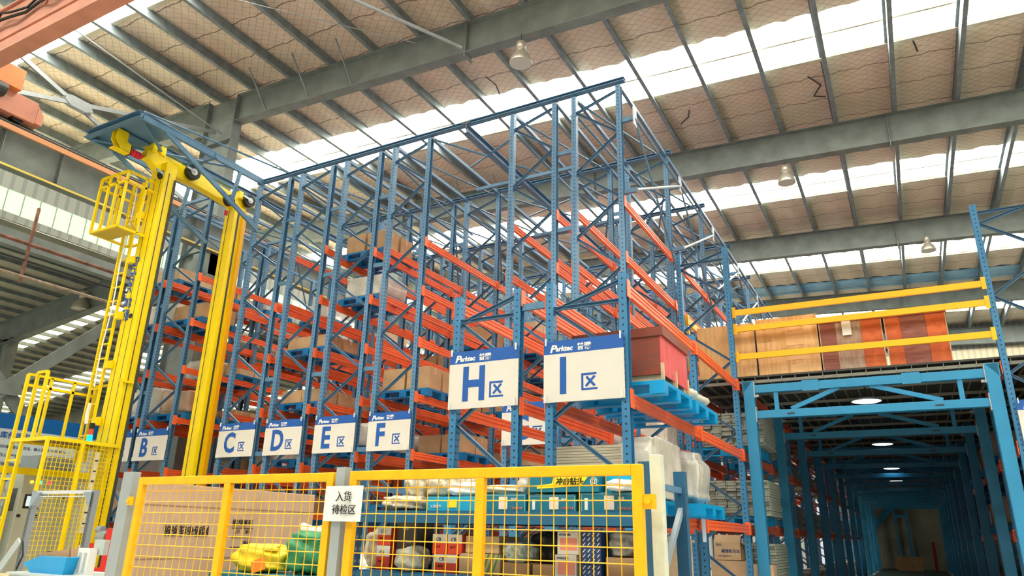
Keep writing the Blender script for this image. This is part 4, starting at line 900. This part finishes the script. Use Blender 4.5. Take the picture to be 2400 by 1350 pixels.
pbox(-1.57, -1.39, 4.05, 4.3, 1.742, 1.86, CYAN, 'pale blue and white packet at the top right of the shelf', extra=lambda t, w, h: lab(t, w, h, -.06, .01, .06, .06))
def sk(x, y, z, sx, sy, sz, seed, label, M=SACK, name='parts_bag', amp=.09, sq=.75): return tag(lump(name, M, sx, sy, sz, seed, 3, sq, amp, loc=(x, y, z), rz=.1*seed), label, 'bag')
SPECK = mat('bag_of_fasteners', (.56, .50, .38), .5, 0, .45, 28, bump=.35)
sk(-3.02, 4.1, ZT, .34, .28, .10, 1, 'flat sack of small parts at the left end of the upper shelf', SPECK); sk(-2.78, 4.32, ZT, .3, .2, .14, 2, 'cream sack lying beside the cyan carton', SPECK)
sk(-2.95, 4.15, 1.72, .22, .2, .16, 3, 'upright knotted sack of fasteners on the left pile', SPECK); sk(-2.70, 4.15, 1.722, .34, .2, .15, 4, 'swollen sack of fasteners above the cyan carton', SPECK)
sk(-2.55, 4.12, 1.722, .26, .2, .09, 5, 'limp cream bag on the cyan carton', WHITE); sk(-2.28, 4.15, 1.737, .34, .2, .06, 6, 'limp cream bag on the left teal carton'); sk(-2.13, 4.16, 1.737, .14, .16, .13, 7, 'translucent knotted bag beside the wide carton', FILM); sk(-1.45, 4.02, 1.742, .2, .12, .07, 8, 'crumpled white bag at the right end of the upper shelf', WHITE); sk(-1.95, 4.4, 1.64, .3, .15, .27, 9, 'pink-white bag peeking above the fence bar', mat('pinkish_bag', (.72, .6, .55), .6))
# lower shelf
def red_extra(t, w, h): MB().box(-w/2, w/2, -.002, 0, h*.55, h).build('white_band', WHITE, t); text('CB', .03, NAVY, t, (-w*.25, -.004, h*.66)); text('A+T', .022, BLACK, t, (-w*.3, -.004, h*.3))
pbox(-3.18, -3.07, 4.0, 4.2, ZL, 1.41, REDP, 'red and white packet at the left of the lower shelf', extra=red_extra); pbox(-3.18, -3.07, 4.0, 4.2, 1.412, 1.53, REDP, 'red and white packet stacked on the leftmost red packet', extra=red_extra)
pbox(-3.06, -2.90, 4.05, 4.25, ZL, 1.56, GREYC, 'dark grey carton with small white print on the lower shelf', extra=lambda t, w, h: (text('EASE', .022, WHITE, t, (-.03, -.003, h-.05)), text('PRO', .02, WHITE, t, (0, -.003, h-.13)), text('EASE', .022, WHITE, t, (-.03, -.003, h-.19))))
for i in range(2): pbox(-2.735+.115*i, -2.63+.115*i, 4.0, 4.2, 1.372, 1.49, REDP, '%s of the two small red and white boxes on the lower shelf' % ['left', 'right'][i], extra=red_extra)
pbox(-2.72, -2.55, 4.0, 4.2, ZL, 1.37, REDP, 'red box under the two small red and white boxes', extra=red_extra)
pbox(-2.50, -2.26, 4.02, 4.3, 1.385, 1.485, CARD2, 'plain brown carton stacked in the middle of the lower shelf'); pbox(-2.53, -2.38, 4.0, 4.2, ZL, 1.382, CARD2, 'plain brown carton under the middle brown carton')
pbox(-2.375, -2.24, 4.0, 4.2, ZL, 1.382, CARD2, 'brown carton with green diagonal stripes', extra=lambda t, w, h: [MB().bar((-.06+.035*k, -.002, 0), (-.01+.035*k if k < 2 else .06, -.002, h), .002, .012).build('stripe', mat('green_print', (.1, .3, .06), .6), t) for k in range(3)])
pbox(-2.22, -2.04, 4.0, 4.2, ZL, 1.34, CARD, 'small brown carton under the bag of bolts'); pbox(-2.02, -1.88, 4.0, 4.2, ZL, 1.335, CARD, 'small brown carton with red stamp beside the pink boxes')
def pink_extra(t, w, h): MB().box(-w*.36, w*.42, -.002, 0, h*.2, h*.72).build('pink_print', PINKP, t); text('MTRADER', .016, NAVY, t, (-w*.4, -.003, h*.82))
pbox(-1.865, -1.73, 3.98, 4.2, ZL, 1.395, mat('off_white_carton', (.68, .64, .60), .6), 'lower pale box with a pink print square', extra=pink_extra); pbox(-1.85, -1.715, 3.98, 4.2, 1.396, 1.52, MATS['off_white_carton'], 'upper pale box with a pink print square', extra=pink_extra)
def navy_extra(t, w, h):
    mb = MB()
    for i in range(4):
        for j in range(3): mb.bar((-w*.4+w*.24*i, -.002, .012+h*.3*j), (-w*.4+w*.24*i+.014, -.002, .028+h*.3*j), .002, .005)
    mb.build('pattern', WHITE, t)
for i in range(3): pbox(-1.70, -1.58, 3.98, 4.2, ZL+.087*i, ZL+.087*i+.086, NAVY, '%s of the three navy patterned boxes on the lower shelf' % ['bottom', 'middle', 'top'][i], extra=navy_extra)
pbox(-1.56, -1.39, 4.0, 4.25, ZL, 1.39, CARD, 'brown carton below the clear bag at right'); 
for i in range(2): pbox(-1.375, -1.295, 4.0, 4.2, ZL+.13*i, ZL+.13*i+.128, REDP, '%s salmon red packet at the right end of the lower shelf' % ['lower', 'upper'][i], extra=lambda t, w, h: MB().box(-w*.3, w*.3, -.002, 0, h*.25, h*.6).build('window', LPK, t))
sk(-2.86, 3.98, ZL, .22, .14, .15, 11, 'clear bag of springs on the lower shelf', mat('clear_bag_green_parts', (.36, .38, .33), .2, 0, .4, 22, bump=.4)); sk(-2.12, 4.05, 1.342, .22, .16, .12, 12, 'clear bag full of steel bolts', mat('bag_of_bolts', (.38, .44, .42), .25, .2, .45, 30, bump=.45))
sk(-1.47, 4.1, 1.392, .2, .18, .14, 13, 'clear bag of hardware at the right of the lower shelf', mat('grey_clear_bag', (.34, .35, .35), .2, 0, .35, 14, bump=.4)); sk(-2.02, 4.35, ZL, .5, .2, .26, 14, 'black plastic bag at the back of the lower shelf', mat('black_bag', (.03, .03, .03), .35, bump=.5, scale=9)); sk(-3.24, 4.1, ZL, .13, .2, .25, 15, 'grey-white bag at the left end of the lower shelf', SPECK)
sk(-2.78, 4.35, ZL, .3, .16, .22, 16, 'dark bag behind the springs', MATS['black_bag'])
# ---------------------------------------------------------------- big carton and sacks behind the left fence
t = thing('flat_carton', 'big dusty pink carton with upside-down Chinese lettering behind the left fence', 'carton', (-5.8, 4.1, .55))
MB().box(-.35, 0, 0, 2.05, 0, 1.31).build('body', CARDP, t, bevel=.006); mb = MB(); mb.box(0, .004, 0, 2.05, 1.12, 1.128); mb.box(0, .004, 0, 2.05, .68, .688); mb.build('crease', mat('crease', (.36, .22, .14), .8), t)
UPS = (R_(-90), 0, R_(90)) 
R18 = (R_(90), R_(180), R_(90))
text('网络布线系统', .10, BLACK, t, (.006, .70, .95), R18, bold=.0012, xs=.8)
text('注意防潮', .062, BLACK, t, (.006, 1.21, 1.02), R18, bold=.001); text('毛重：  公斤', .04, BLACK, t, (.006, 1.21, .93), R18); text('数量', .045, BLACK, t, (.006, 1.21, .83), R18)
mb = MB()
for z, a in ((.945, .97), (.86, .97), (.77, .97)): mb.box(0, .006, a, a+.25, z, z+.006)
mb.build('rule', BLACK, t)
tag(MB().box(-.5, .1, 3.95, 6.3, 0, .55).build('support_pallet', DARKST, None, (-5.75, 0, 0)), 'dark stand under the big flat carton', 'stand')
c = tag(MB().box(-.6, .6, -.25, .25, .0, 1.13).build('teal_crate', TEAL, None, (-5.05, 5.0, 0)), 'teal crate under the yellow and green sacks', 'crate')
def sack(x, y, z, M, label, sx, sz, seed):
    t = thing('woven_sack', label, 'sack', (x, y, z)); lump('bag', M, sx, .34, sz, seed, 3, .7, .10, parent=t); 
    lump('rolled_neck', M, sx*.9, .3, sz*.32, seed+1, 2, .8, .12, parent=t, loc=(0, 0, sz*.72)); return t
YS = mat('yellow_woven_sack', (.85, .66, .03), .45, 0, .1, 6, bump=.6); GS = mat('green_woven_sack', (.02, .22, .09), .45, 0, .3, 6, bump=.9)
sack(-5.22, 4.95, 1.13, YS, 'yellow woven sack with an orange tag on the teal crate', .56, .23, 21); sack(-4.72, 5.0, 1.13, GS, 'green woven sack slumped right of the yellow sack', .34, .34, 22)
tag(MB().box(-.08, .08, -.003, .003, -.05, .05).build('orange_tag', mat('orange_tag', (.9, .22, .02), .5), None, (-5.02, 4.72, 1.2), (0, R_(-15), 0)), 'orange tag with white corner lying against the yellow sack', 'tag')
tag(lump('white_sack', SACK, .6, .4, .42, 31, 3, .8, .14, loc=(-4.85, 5.35, 1.13)), 'cream sack behind the green sack', 'sack'); tag(lump('white_sack', WHITE, .34, .36, .3, 33, 3, .8, .12, loc=(-4.35, 5.1, 1.0)), 'white sack right of the green sack by the fence post', 'sack')
tag(MB().box(-.13, .3, -.25, .25, 0, 1.0).build('timber_block', RAWW, None, (-4.3, 5.1, 0)), 'timber block under the white sack', 'block')
